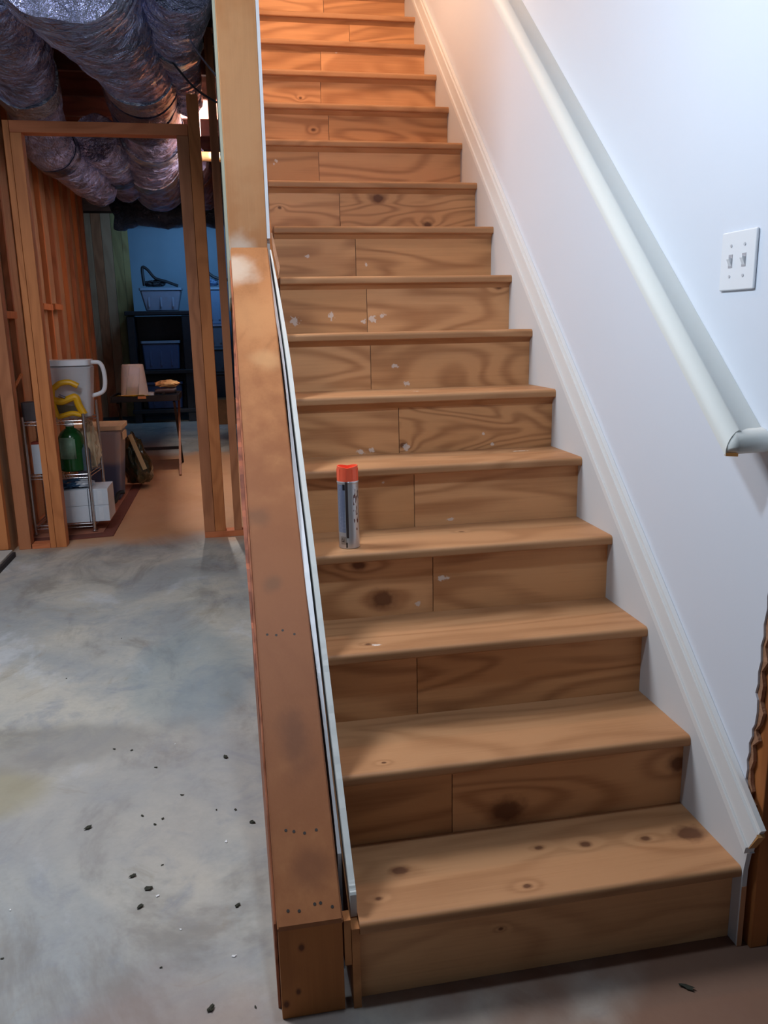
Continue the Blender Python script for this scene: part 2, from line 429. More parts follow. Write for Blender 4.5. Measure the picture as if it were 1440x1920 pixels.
# ------------------------------------------------------------------ staircase
st = thing('staircase', (0, 0, 0), 'plywood and pine stair flight between the capped knee wall and the white wall', 'stairs')
tread_knots = {1: [(.110, .139, .195, .014), (.785, .128, .195, .026), (.536, .140, .195, .010), (.430, .150, .195, .007), (.678, .131, .195, .009), (.049, .062, .195, .005), (.36, .035, .195, .007)],
               2: [(.101, .26, .385, .004)], 4: [(.438, .812, .762, .006)], 3: [(.109, .498, .574, .006)]}
tread_splats = {5: [(.70, 1.050, .950, .020, (1, 3, 1))], 6: [(.40, 1.2, 1.13, .009)], 3: [(.13, .49, .574, .012, (1, 2.5, 1))]}
riser_info = {   # seam x, knots (x,z,r), splats (x,z,r)
    1: (None, [(.30, .11, .004)], []),
    2: (.256, [(.388, .232, .030), (.825, .300, .022)], []),
    3: (.227, [], []),
    4: (.323, [(.182, .621, .025), (.120, .722, .014)], [(.352, .668, .014, (1, 1, 2.2)), (.28, .60, .006)]),
    5: (.322, [], [(.432, .778, .011, (1, 1, 2.5)), (.23, .90, .003)]),
    6: (.323, [(.335, .975, .008)], [(.200, .960, .010, (1, 1, 1.6)), (.235, .964, .007), (.345, .967, .010), (.60, 1.00, .004), (.63, .965, .005)]),
    7: (.275, [], [(.356, 1.21, .011, (1, 1, 2)), (.396, 1.152, .010, (1, 1, 1.5))]),
    8: (.303, [(.79, 1.474, .009)], [(.046, 1.366, .014), (.175, 1.382, .012, (1.5, 1, 1)), (.325, 1.368, .010), (.36, 1.38, .008), (.29, 1.36, .008)]),
    9: (.301, [], [(.34, 1.57, .006), (.12, 1.6, .010, (1, 1, 2))]),
    10: (.276, [(.429, 1.837, .018), (.632, 1.738, .012), (.04, 1.80, .005)], []),
    11: (.224, [], [(.05, 2.01, .006), (.04, 2.0, .004)]),
    12: (.297, [(.23, 2.18, .007)], []),
    13: (.293, [(.20, 2.36, .005)], []), 14: (.324, [], [(.40, 2.62, .004)]), 15: (.499, [], []), 16: (.40, [], []), 17: (.30, [], []), 18: (.35, [], [])}
for k in range(1, NS + 1):
    y0 = ny(k); z1 = nz(k); z0 = z1 - TT
    y1 = (ny(k + 1) if k < NS else TOPY) + OV + .018
    r = .011
    prof = []
    for a in range(0, 91, 18):
        t = math.radians(a); prof.append((y0 + r - r * math.cos(t), z1 - r + r * math.sin(t)))
    prof += [(y1, z1), (y1, z0)]
    rb = .006
    for a in range(0, 91, 30):
        t = math.radians(a); prof.append((y0 + rb - rb * math.sin(t), z0 + rb - rb * math.cos(t)))
    bm = NB(); prism(bm, prof, 'x', 0.0, SX)
    kn = tread_knots.get(k, []); sp = tread_splats.get(k, [])
    if kn or sp:
        m = wood('tread_pine_%d' % k, lin(184, 135, 94), lin(144, 96, 60), 'x', knots=kn, splats=sp, rings=7, contrast=0.42)
    else: m = M_pine
    finish('tread', bm, m, st, True, 30)
    if k > 5:     # small cove moulding tucked under the nosing
        bm = NB(); c0 = z0; yr = y0 + OV
        prism(bm, [(yr, c0), (yr - .014, c0), (yr - .013, c0 - .004), (yr - .006, c0 - .010), (yr - .002, c0 - .016), (yr, c0 - .017)], 'x', 0.0, SX - .001)
        finish('cove_molding', bm, m, st, True, 60)
rwood = [(lin(214, 158, 108), lin(158, 104, 64)), (lin(208, 152, 102), lin(150, 98, 60)), (lin(220, 164, 114), lin(166, 110, 68))]
for k in range(1, NS + 2):
    yk = (ny(k) if k <= NS else TOPY) + OV
    zb = nz(k - 1) if k > 1 else 0.0
    zt = (nz(k) if k <= NS else TOPZ) - TT
    seam, kn, sp = riser_info[k]
    xs = [0.0, SX] if seam is None else [0.0, seam, SX]
    for i in range(len(xs) - 1):
        a, b = xs[i], xs[i + 1]
        kk = [(q[0], yk, q[1], q[2]) for q in kn if a <= q[0] <= b]
        ss = [(q[0], yk, q[1], q[2]) + tuple(q[3:]) for q in sp if a - .01 <= q[0] <= b + .01]
        L, D = rwood[(k * 2 + i) % 3]
        m = wood('riser_plywood_%d_%d' % (k, i), L, D, 'x', knots=kk, splats=ss, rings=(12 if (k, i) in ((6, 1), (10, 1)) else 8),
                 field=(2.6 if (k, i) in ((6, 1), (10, 1)) else 1.7), contrast=.62 if k > 1 else .35)
        bm = NB()
        g = .0009
        box(bm, a + (g if i else 0), b - (g if i < len(xs) - 2 else 0), yk - (.0008 if i else 0), yk + .016, zb, zt)
        finish('riser_board', bm, m, st)
    if seam is not None:
        bm = NB(); box(bm, seam - .0009, seam + .0009, yk + .004, yk + .017, zb, zt); finish('seam_shadow_gap', bm, M_dark, st)
# kicker strip of the first riser on the slab
bm = NB(); box(bm, 0.002, SX - .05, OV + .004, OV + .02, 0, .012)
finish('base_strip', bm, wood('base_strip_wood', lin(110, 66, 40), lin(70, 40, 26), 'x'), st)
# stringer ends
M_ply = wood('stringer_plywood', lin(190, 128, 76), lin(146, 90, 50), 'y', rings=5, contrast=.5)
bm = NB(); prism(bm, [(-.002, 0), (3.6, 0), (3.6, 3.1), (.03, .185), (-.002, .185)], 'x', -.0165, -.0008); finish('stringer', bm, M_ply, st)
bm = NB(); box(bm, -.031, -.0175, .001, .03, .102, .205); finish('spacer_block', bm, M_ply, st)

# ------------------------------------------------------------------ skirt board and moulding along the right wall
t1 = thing('trim_1', (SX, 0, 0), 'white skirt board and moulding along the stair wall', kind='structure')
sk = [(-.012, 0.0), (-.012, .155), (-.028, .235), (-.028, .27), (-.045, .30)]
ytop = TOPY + .1
sk = [(-.012, 0.001), (-.014, .14), (-.028, .20), (-.030, .2385), (ytop, .265 + SL * ytop), (ytop, 3.05), (.25, .0)]
sk = [(-.008, 0.001), (-.009, .190), (-.016, .2365), (-.025, .2425), (ytop, .265 + SL * ytop), (ytop, 0.3), (1.2, .001)]
bm = NB(); prism(bm, sk, 'x', SX + .0003, WX - .0004); finish('skirt_board', bm, M_skirt, t1)
bm = NB(); box(bm, SX + .0003, WX - .0006, -.0098, -.0082, .001, .15); finish('raw_board_edge', bm, wood('raw_edge', lin(196, 140, 100), lin(150, 96, 64), 'z'), t1)
def band(name, lo, hi, x0, x1, y0, mat, notch=0.0, ye=ytop):
    bm = NB()
    prism(bm, [(y0, lo + SL * y0), (ye, lo + SL * ye), (ye, hi + SL * ye), (y0 - notch, hi + SL * (y0 - notch))], 'x', x0, x1)
    for f in bm.faces: pass
    return finish(name, bm, mat, t1)
band('molding_bead', .262, .282, SX - .012, WX - .001, -.022, M_trim, .004)
band('molding_face', .284, .346, SX - .007, WX - .001, -.028, M_trim, .022)
band('molding_cap', .347, .362, SX - .001, WX - .001, -.048, M_trim, .006)
# exposed wooden end of the moulding
bm = NB(); prism(bm, [(-.0535, .300), (-.0285, .2575), (-.0245, .2625), (-.0495, .305)], 'x', SX - .0065, WX - .0012)
finish('raw_molding_end', bm, wood('raw_end', lin(200, 150, 96), lin(160, 106, 62), 'z'), t1)

# ------------------------------------------------------------------ knee wall left of the stairs
kw = thing('wall_knee', (-.096, 0, 0), 'sloping knee wall with a raw pine cap beside the stairs', kind='structure')
KX0, KX1 = -.161, -.033
PY = 1.60         # where the full height stud starts
cz = lambda yy: .2186 + SL * yy
M_cap = wood('cap_pine', lin(176, 118, 74), lin(136, 84, 50), 'y', rings=5, contrast=.25, tone=.5,
             stains=[(-.08, .45, .60, .60, lin(136, 80, 46), .75, (1, .8, .8)), (-.05 + .0, 1.50, 1.55, .06, lin(214, 196, 176), .7), (.02, 1.18, 1.25, .04, lin(206, 160, 112), .5),
                     (-.045, .73, .86, .03, lin(100, 70, 50), .45), (-.02, .58, .72, .022, lin(100, 72, 50), .45), (0, .28, .44, .05, lin(96, 60, 42), .5, (1.6, .7, .7)),
                     (.01, .07, .28, .04, lin(100, 62, 42), .4), (.02, 1.3, 1.4, .10, lin(200, 146, 98), .4)])
M_post = wood('post_pine', lin(184, 126, 78), lin(150, 96, 54), 'z', rings=5, contrast=.2, tone=.5,
              stains=[(.0, 1.6, 2.1, .22, lin(206, 160, 114), .4, (2.6, 1, .6)), (-.035, 1.6, 1.60, .05, lin(220, 204, 186), .75)])
th = .038
bm = NB()
prism(bm, [(-.003, cz(-.003)), (PY - .002, cz(PY)), (PY - .002, cz(PY) - th), (.0305, cz(0.0305) - th - .0), (-.003, cz(-.003) - .010)], 'x', KX0, KX1)
bmesh.ops.bevel(bm, geom=[e for e in bm.edges if abs(e.verts[0].co.x - e.verts[1].co.x) < 1e-4 and e.calc_length() > 1 and max(v.co.z - cz(v.co.y) for v in e.verts) > -.005], offset=.003, segments=2, affect='EDGES')
finish('cap_board', bm, M_cap, kw, True, 40)
M_front = wood('front_board_wood', lin(178, 112, 58), lin(140, 82, 40), 'z', rings=3, contrast=.3, knots=[(-.02, 0, .16, .006), (-.03, 0, .06, .005), (-.055, 0, .035, .006)])
bm = NB(); box(bm, KX0 + .001, KX1 - .001, 0, .028, 0, cz(0) - .0125, .002); finish('front_board', bm, M_front, kw)
M_kside = wood('knee_side_wood', lin(176, 108, 74), lin(122, 70, 46), 'y', rings=8, contrast=.6)
# side boards: slightly proud, with rough split upper edge
def rough_edge(y0, y1, off, amp, n, seed):
    random.seed(seed); out = []
    for i in range(n + 1):
        yy = y0 + (y1 - y0) * i / n
        out.append((yy, cz(yy) - off + random.uniform(-amp, amp)))
    return out
e1 = rough_edge(.03, PY, .045, .004, 40, 3)
bm = NB(); prism(bm, e1 + [(PY, .0), (.03, .0)], 'x', -.1665, -.1615); finish('side_board', bm, M_kside, kw)
e2 = rough_edge(.40, PY + .0, .062, .010, 46, 5)
bm = NB()
top = e2; bot = [(p[0], max(0.02, p[1] - .12)) for p in e2]
A = []
for i, (p, q_) in enumerate(zip(top, bot)):
    t = p[0]; bow = .010 * math.sin(max(0, min(1, (t - .4) / 1.0)) * math.pi) + .001
    xo = -.1670 - bow
    A.append([bm.verts.new((xo, p[0], p[1])), bm.verts.new((-.1668, p[0], p[1])), bm.verts.new((-.1668, q_[0], q_[1])), bm.verts.new((xo + bow * .8, q_[0], q_[1]))])
for a, b in zip(A, A[1:]):
    for j in range(4): bm.faces.new([a[j], a[(j + 1) % 4], b[(j + 1) % 4], b[j]])
bm.faces.new(A[0]); bm.faces.new(A[-1][::-1])
finish('split_batten', bm, wood('split_wood', lin(170, 100, 72), lin(110, 60, 42), 'y', rings=10, contrast=.7), kw)
# core studs and sheathing inside the knee wall (seen through the gap)
bm = NB(); prism(bm, [(.033, .0), (PY - .003, .0), (PY - .003, cz(PY) - th - .004), (.033, cz(.033) - th - .004)], 'x', -.160, -.045); finish('framing_core', bm, M_stud, kw)
# drywall along the stairs: outer sheet with a broken top edge, inner sheet lower
TOPL = [(.030, .205), (.055, .248), (.191, .346), (.289, .421), (.388, .500), (.475, .640), (.60, .765), (.78, .913), (.94, 1.068), (1.187, 1.27), (1.447, 1.445), (1.60, 1.60)]
bm = NB()
def sheet(bm, pts, xin, xout, zlow):
    A = []
    for (yy, zz) in pts:
        A.append([bm.verts.new((xin(yy), yy, zz)), bm.verts.new((xout(yy), yy, zz)), bm.verts.new((xout(yy), yy, zlow(yy))), bm.verts.new((xin(yy), yy, zlow(yy)))])
    for a, b in zip(A, A[1:]):
        for j in range(4): bm.faces.new([a[j], a[(j + 1) % 4], b[(j + 1) % 4], b[j]])
    bm.faces.new(A[0]); bm.faces.new(A[-1][::-1])
dense = []
random.seed(11)
for (a, b) in zip(TOPL, TOPL[1:]):
    for i in range(8):
        t = i / 8; dense.append((a[0] + (b[0] - a[0]) * t, a[1] + (b[1] - a[1]) * t + random.uniform(-.0012, .0012)))
dense.append(TOPL[-1])
dense = [(p[0], .2055 + SL * (p[0] - 0.0) + .018 * math.exp(-((p[0] - .62) / .3) ** 2) + .006 + random.uniform(-.001, .001)) for p in dense]
bend = lambda yy: -.022 * max(0, min(1, (yy - 1.15) / .45)) ** 1.5
sheet(bm, dense, lambda yy: -.0135 + bend(yy) * .6, lambda yy: -.0006 + bend(yy), lambda yy: max(0.01, .19 + SL * yy - .25) if yy > .06 else .188)
finish('drywall_sheet', bm, M_gyp, kw)
bm = NB()
d2 = [(p[0], p[1] - .020 - .006 * math.sin(p[0] * 9)) for p in dense if p[0] > .10]
sheet(bm, d2, lambda yy: -.0300 + .004 * math.sin(yy * 7) + bend(yy) * .2, lambda yy: -.0195 + bend(yy) * .5, lambda yy: .19 + SL * yy - .30)
finish('backing_drywall', bm, M_gypw, kw)
# full height part beyond
bm = NB(); box(bm, KX0 - .003, -.0345, PY, PY + .038, 0.0, 3.36, .002); finish('end_stud', bm, M_post, kw)
bm = NB(); box(bm, -.0340, -.0235, PY - .002, 6.0, cz(PY) + .03, 6.0); finish('drywall_upper', bm, M_gypw, kw)
bm = NB(); box(bm, -.0340, -.0235, PY + .0385, 5.9, 0, cz(PY) + .028); finish('drywall_lower', bm, M_gyp, kw)
bm = NB(); box(bm, -.1720, -.1645, PY + .012, 3.80, 1.45, 3.355); finish('side_sheet', bm, wall_paint('greenish_board', (.42, .45, .36, 1), .1), kw)
for yy in (1.85, 2.26, 2.67, 3.08, 3.49):
    bm = NB(); box(bm, -.160, -.042, yy, yy + .038, 0, 3.355); finish('stud', bm, M_studdk, kw)
for yy in [4.3 + .41 * i for i in range(20)]:
    bm = NB(); box(bm, -.135, -.042, yy, yy + .038, 0, 3.355); finish('stud', bm, M_studdk, kw)
bm = NB(); box(bm, -.0405, -.030, 6.0, 12.29, 0, 3.358); finish('far_sheet', bm, M_sheath, kw)
# splinter of drywall peeling where the lower sheet meets the wall end
bm = NB()
q = [(-.0225, 1.56, 1.66), (-.0180, 1.56, 1.66), (-.0010, 1.50, 1.545), (-.0060, 1.50, 1.515), (-.0180, 1.55, 1.60)]
A = [bm.verts.new(p) for p in q]; B = [bm.verts.new((p[0], p[1] + .008, p[2])) for p in q]
bm.faces.new(A); bm.faces.new(B[::-1])
for i in range(5): bm.faces.new([A[i], B[i], B[(i + 1) % 5], A[(i + 1) % 5]])
finish('torn_sliver', bm, M_torn, kw)
# nail heads driven into the cap and the stud
def nail(yc, xc, zc, tilt):
    bm = NB(); c = Vector((xc, yc, zc)); nrm = Vector((0, -SL, 1)).normalized() if tilt else Vector((0, -1, 0))
    u = nrm.orthogonal().normalized(); w = nrm.cross(u); r = .0032
    ring = [c + (u * math.cos(a) + w * math.sin(a)) * r + nrm * .0006 for a in [k * math.pi / 4 for k in range(8)]]
    lo = [p - nrm * .0035 for p in ring]
    R1 = [bm.verts.new(p) for p in ring]; R2 = [bm.verts.new(p) for p in lo]
    bm.faces.new(R1); bm.faces.new(R2[::-1])
    for k in range(8): bm.faces.new([R1[k], R2[k], R2[(k + 1) % 8], R1[(k + 1) % 8]])
    finish('nail', bm, M_nail, kw)
NAILS = [(540, 1708), (561, 1708), (590, 1695), (601, 1693), (623, 1700), (536, 1557), (551, 1559), (571, 1562), (593, 1556), (501, 1190), (518, 1191),
         (530, 1182), (552, 1189), (480, 876), (499, 876), (518, 878), (457, 645), (472, 643), (479, 639), (499, 638), (459, 665), (449, 487), (461, 489), (476, 486), (468, 472)]
CP = Vector((-0.18322, -1.36109, 1.34066)); CM = cam.matrix_world.to_3x3()
def ray(u, v): return CM @ Vector(((u - 720) / 1515.51, -(v - 960) / 1515.51, -1))
def cap_hit(u, v):          # measured photograph point -> place on the sloping cap
    d = ray(u, v); t = (cz(CP.y) - CP.z) / (d.z - SL * d.y); return CP + d * t
def floor_hit(u, v, z=0.0):
    d = ray(u, v); return CP + d * ((z - CP.z) / d.z)
def ypl(u, v, y):
    d = ray(u, v); return CP + d * ((y - CP.y) / d.y)
def xpl(u, v, x):
    d = ray(u, v); return CP + d * ((x - CP.x) / d.x)
for u, v in NAILS:
    p = cap_hit(u, v)
    if p.y < PY - .01: nail(max(p.y, .004), p.x, cz(max(p.y, .004)), True)
    else:
        p = ypl(u, v, PY); nail(PY, p.x, p.z, False)

# ------------------------------------------------------------------ handrail
hr = thing('handrail', (.78, .04, 1.09), 'cream painted wooden handrail sloping down the white stair wall', 'handrail')
X0 = .750
def zr(y): return 1.042 + .880 * y
RAILP = [(0, 0), (0, .012), (.002, .020), (.006, .029), (.012, .037), (.019, .043), (.026, .046), (.030, .0455), (.034, .042), (.042, .037), (.055, .032), (.072, .028), (.0915, .0255), (.0915, .001)]
bm = NB(); secs = []
for yy in (.046, 4.1):
    secs.append([bm.verts.new((X0 + px, yy + (px * .12 if yy < 1 else 0), zr(yy + (px * .12 if yy < 1 else 0)) + pz)) for px, pz in RAILP])
n = len(RAILP)
for i in range(n): bm.faces.new([secs[0][i], secs[0][(i + 1) % n], secs[1][(i + 1) % n], secs[1][i]])
bm.faces.new(secs[0][::-1]); bm.faces.new(secs[1])
finish('rail', bm, M_rail, hr, True, 28)
# rounded return across the lower end, back to the wall
bm = NB()
RET = [(.052, 1.0850), (.040, 1.0865), (.033, 1.093), (.031, 1.102), (.034, 1.113), (.041, 1.122), (.051, 1.129), (.064, 1.132), (.078, 1.128), (.078, 1.10), (.066, 1.086)]
A = [bm.verts.new((X0 + .020, p[0], p[1])) for p in RET]; B = [bm.verts.new((WX - .0006, p[0] + .006, p[1])) for p in RET]
C0 = [bm.verts.new((X0 + .004, .052 + (p[0] - .052) * .35, 1.094 + (p[1] - 1.094) * .45)) for p in RET]
n = len(RET)
for a_, b_ in ((C0, A), (A, B)):
    for i in range(n): bm.faces.new([a_[i], b_[i], b_[(i + 1) % n], a_[(i + 1) % n]])
bm.faces.new(C0); bm.faces.new(B[::-1])
finish('wall_return', bm, M_rail, hr, True, 50)
bm = NB(); prism(bm, [(X0 + .001, .045), (X0 + .019, .0335), (X0 + .020, .050), (X0 + .004, .056)], 'z', 1.0825, 1.0885)
finish('miter_end', bm, wood('miter_wood', lin(190, 130, 70), lin(140, 90, 46), 'x'), hr)
for yy in (.32, 1.30, 2.4, 3.4):
    bm = NB(); box(bm, WX - .050, WX - .006, yy - .012, yy + .012, zr(yy) - .016, zr(yy) - .001, .002)
    finish('bracket', bm, M_trim, hr, True)

# ------------------------------------------------------------------ light switch
ls = thing('light_switch', (WX, .187, 1.40), 'white double toggle light switch plate on the wall above the handrail', 'light switch')
M_plate = plain('switch_plastic', (.80, .81, .83, 1), .35, var=.02)
c = Vector((WX - .001, .185, 1.457)); hw, hh = .058, .058
bm = NB(); box(bm, WX - .0065, WX - .0003, c.y - hw, c.y + hw, c.z - hh, c.z + hh, .003, 3); finish('switch_plate', bm, M_plate, ls, True)
for s_ in (-1, 1):
    yy = c.y + s_ * .0225
    bm = NB(); box(bm, WX - .0072, WX - .0064, yy - .0065, yy + .0065, c.z - .013, c.z + .013); finish('toggle_slot', bm, plain('slot_grey', (.42, .40, .42, 1), .5), ls)
    bm = NB(); prism(bm, [(WX - .007, c.z - .010), (WX - .014, c.z + .004 ), (WX - .014, c.z + .008), (WX - .007, c.z + .006)], 'y', yy - .0045, yy + .0045); finish('toggle', bm, M_plate, ls)
    for dz in (-.030, .030):
        bm = NB(); tube(bm, [(WX - .006, yy, c.z + dz), (WX - .0078, yy, c.z + dz)], .0032, 12); finish('screw', bm, plain('screw_white', (.6, .6, .63, 1), .4), ls)

# ------------------------------------------------------------------ spray can on the fourth tread
cz4 = nz(4)
cx, cy = .103, .735
can = thing('spray_can', (cx, cy, cz4), 'silver aerosol can with an orange-red cap standing on a stair tread', 'spray can')
Rc = .0285
def can_body():
    s = NT('can_label')
    tc = s.n('ShaderNodeTexCoord').outputs['Object']
    sx = s.n('ShaderNodeSeparateXYZ'); s.l(tc, sx.inputs[0])
    ang = s.math('ARCTAN2', sx.outputs[1], sx.outputs[0])        # -pi..pi ; camera side is about -1.9
    z = sx.outputs[2]
    def rng(v, a, b, e=.006):
        return s.math('MULTIPLY', s.sstep(v, a - e, a + e), s.sstep(v, b + e, b - e))
    col = s.mix(0.0, (.60, .60, .61, 1), (.6, .6, .6, 1))
    # blue-grey text panel on the left half
    panel = s.math('MULTIPLY', rng(ang, -3.05, -2.02, .02), rng(z, .045, .175, .001))
    col = s.mix(panel, col, lin(116, 124, 148))
    txt = s.math('GREATER_THAN', s.math('SINE', s.math('MULTIPLY', z, 1700.0)), 0.1)
    words = s.noise(s.mapping(tc, (700, 700, 10)), 1.0, 0)
    tm = s.math('MULTIPLY', s.math('MULTIPLY', panel, txt), s.sstep(words, .45, .55))
    col = s.mix(s.math('MULTIPLY', tm, .45), col, lin(190, 196, 215))
    # dark stripe
    stripe = s.math('MULTIPLY', rng(ang, -1.98, -1.72, .015), rng(z, .03, .185, .001))
    col = s.mix(stripe, col, lin(88, 76, 74))
    b1 = s.math('MULTIPLY', rng(ang, -2.25, -2.0, .01), rng(z, .160, .176, .0008)); col = s.mix(b1, col, lin(38, 34, 42))
    # lower label block with small print
    b2 = s.math('MULTIPLY', rng(ang, -2.6, -1.95, .02), rng(z, .012, .034, .0008)); col = s.mix(b2, col, lin(170, 168, 164))
    w2 = s.noise(s.mapping(tc, (500, 500, 160)), 1.0, 1)
    b3 = s.math('MULTIPLY', s.math('MULTIPLY', rng(ang, -2.55, -2.2, .02), rng(z, .019, .029, .0008)), s.sstep(w2, .45, .55)); col = s.mix(b3, col, lin(60, 56, 60))
    b4 = s.math('MULTIPLY', rng(ang, -2.02, -1.88, .01), rng(z, .004, .018, .0008)); col = s.mix(b4, col, lin(20, 20, 24))
    # dark lettering on the right side
    w3 = s.noise(s.mapping(tc, (160, 160, 60), (3, 1, 2)), 1.0, 1)
    b5 = s.math('MULTIPLY', s.math('MULTIPLY', rng(ang, -1.22, -.3, .02), rng(z, .050, .172, .001)), s.sstep(w3, .55, .60)); col = s.mix(b5, col, lin(96, 62, 60))
    s.l(col, s.b.inputs['Base Color'])
    mt = s.math('SUBTRACT', .75, s.math('MULTIPLY', panel, .5)); s.l(mt, s.b.inputs['Metallic'])
    s.b.inputs['Roughness'].default_value = .32
    return s.m
bm = NB()
lathe(bm, [(Rc * .90, 0), (Rc * .99, .0015), (Rc, .004), (Rc * .975, .007), (Rc * .98, .174), (Rc, .177), (Rc * 1.02, .179), (Rc * 1.02, .182), (Rc * .9, .186), (Rc * .7, .19)], (cx, cy, cz4), 40)
finish('can_body', bm, can_body(), can, True, 50)
M_cap2 = plain('orange_cap', (1.0, .13, .055, 1), .38, var=.03)
bm = NB()
seg = 40; rings = []
for r, zf in ((Rc * .99, .1825), (Rc * 1.0, .185), (Rc * .965, 1.0), (Rc * .88, 1.0), (Rc * .86, .195)):
    ring = []
    for k in range(seg):
        a = 2 * math.pi * k / seg
        if zf == 1.0: zz = .2215 + .005 * abs(math.cos(a + .15)) ** 1.0 * (1) - .003
        else: zz = zf
        ring.append(bm.verts.new((cx + r * math.cos(a), cy + r * math.sin(a), cz4 + zz)))
    rings.append(ring)
for A, B in zip(rings, rings[1:]):
    for k in range(seg): bm.faces.new([A[k], A[(k + 1) % seg], B[(k + 1) % seg], B[k]])
bm.faces.new(rings[0][::-1]); bm.faces.new(rings[-1])
for k in range(10):
    a = k * math.pi / 5
    box(bm, -.0006, .0006, -.0006, .0006, .186, .216, M=Matrix.Translation((cx + Rc * .99 * math.cos(a), cy + Rc * .99 * math.sin(a), cz4)))
finish('cap', bm, M_cap2, can, True, 50)

# ------------------------------------------------------------------ framed opening (partition) across the basement
pa = thing('wall_partition', (-.8, 3.95, 0), 'open stud partition with a rough doorway', kind='structure')
def pbox(name, a, b, z0, z1, mat, y0=3.95, y1=4.04):
    bm = NB(); box(bm, a, b, y0, y1, z0, z1, .002); return finish(name, bm, mat, pa)
pbox('bottom_plate', -.420, -.1625, 0, .04, M_studx)
pbox('stud', -.420, -.352, .041, 2.470, M_studdk)
pbox('stud', -.350, -.282, .041, 2.70, M_stud)
pbox('stud', -.226, -.176, .041, 3.055, M_studdk)
pbox('header', -1.352, -.353, 2.471, 2.535, M_studx)
pbox('stud', -1.388, -1.354, 0, 2.535, M_stud)
pbox('stud', -1.352, -1.290, 0, 2.470, M_stud)
pbox('bottom_plate', -1.500, -1.390, 0, .03, M_studx)
pbox('stud', -1.578, -1.505, 0, 3.055, M_studdk)
pbox('top_plate', -1.60, -.17, 3.0565, 3.0595, M_studx)

# wall along the left, of sheathing and studs
lw = thing('wall_left', (-1.62, 5.5, 0), 'bare wood stud wall on the left of the basement', kind='structure')
bm = NB(); box(bm, -1.63, -1.612, 3.86, 8.0, 0.0, 3.355); finish('sheathing', bm, M_sheath, lw)
for i in range(10):
    yy = 4.10 + .406 * i
    bm = NB(); box(bm, -1.611, -1.575, yy, yy + .038, 0.042, 3.355); finish('stud', bm, (M_stud, M_studdk)[i % 2], lw)
bm = NB(); box(bm, -1.611, -1.575, 4.06, 8.0, 0, .04); finish('bottom_plate', bm, M_studx, lw)
for a, b, z in ((4.14, 4.50, 1.44), (4.97, 5.31, 1.50), (5.36, 5.70, 1.52), (5.78, 6.10, 1.53)):
    bm = NB(); box(bm, -1.611, -1.555, a, b, z, z + .045); finish('blocking', bm, M_stud, lw)
# nearer board at the frame's left edge, standing on a low ledge
bm = NB(); box(bm, -1.86, -1.600, 3.80, 3.855, .045, 3.355); finish('near_board', bm, M_stud, lw)
bm = NB(); box(bm, -2.4, -1.575, 0.8, 3.79, 0.0, .045, .003); tag(finish('trim_3', bm, plain('pale_slab', lin(196, 192, 186), .8)), 'low pale slab edge along the left', kind='structure')
bm = NB(); box(bm, -1.574, -1.560, 0.8, 3.79, 0.0, .030); tag(finish('trim_4', bm, M_dark), kind='structure')
# far return wall
fw = thing('wall_far_return', (-1.9, 11.7, 0), 'far stud wall with greenish boards', kind='structure')
M_green = wood('greenish_board_wood', lin(170, 150, 98), lin(118, 98, 62), 'z', rings=5, contrast=.5)
x = -2.5
i = 0
while x < -1.60:
    w = .14
    bm = NB(); box(bm, x, min(x + w - .004, -1.575), 11.7, 11.74, .06, 3.04)
    finish('board', bm, M_green if x > -1.90 else (M_sheath, M_studdk)[i % 2], fw); x += w; i += 1

# ------------------------------------------------------------------ small things on the left wall
ob = thing('outlet_box', (-1.575, 4.10, 1.19), 'white electrical box with a black slot on the left stud wall', 'electrical box')
M_wpl = plain('pale_plastic', (.66, .62, .62, 1), .5)
bm = NB(); box(bm, -1.574, -1.535, 4.02, 4.12, 1.18, 1.32, .004); finish('box_body', bm, M_wpl, ob)
bm = NB(); box(bm, -1.5345, -1.532, 4.035, 4.065, 1.20, 1.30); finish('slot', bm, M_blackp, ob)
cb = NB()
pts = [Vector((-1.56, 3.955 + .075 * math.cos(a) - .10, 1.47 + .11 * math.sin(a))) for a in [k * 2 * math.pi / 26 for k in range(26)]]
# coil of black cable hung on the board
cc = xpl(-8, 590, -1.585)
cb.free(); cb = NB()
tube(cb, [(-1.582, cc.y + .095 * math.cos(a), cc.z + .095 * math.sin(a)) for a in [k * 2 * math.pi / 28 for k in range(28)]], .0075, 8, closed=True)
tube(cb, [(-1.566, cc.y + .088 * math.cos(a) + .01, cc.z + .09 * math.sin(a) - .015) for a in [k * 2 * math.pi / 28 for k in range(28)]], .0075, 8, closed=True)
o = rebase(finish('cable_coil', cb, M_blackp, smooth=True)); tag(o, 'black cable coil hanging at the left edge above the wooden block', 'cable')
p = xpl(33, 717, -1.56)
bm = NB(); tube(bm, [(-1.573, p.y - .06, p.z - .035), (-1.555, p.y + .10, p.z + .045)], .011, 8)
tag(rebase(finish('wood_peg', bm, M_stud, smooth=True)), 'small slanted wooden peg on the stud below the electrical box', 'peg')

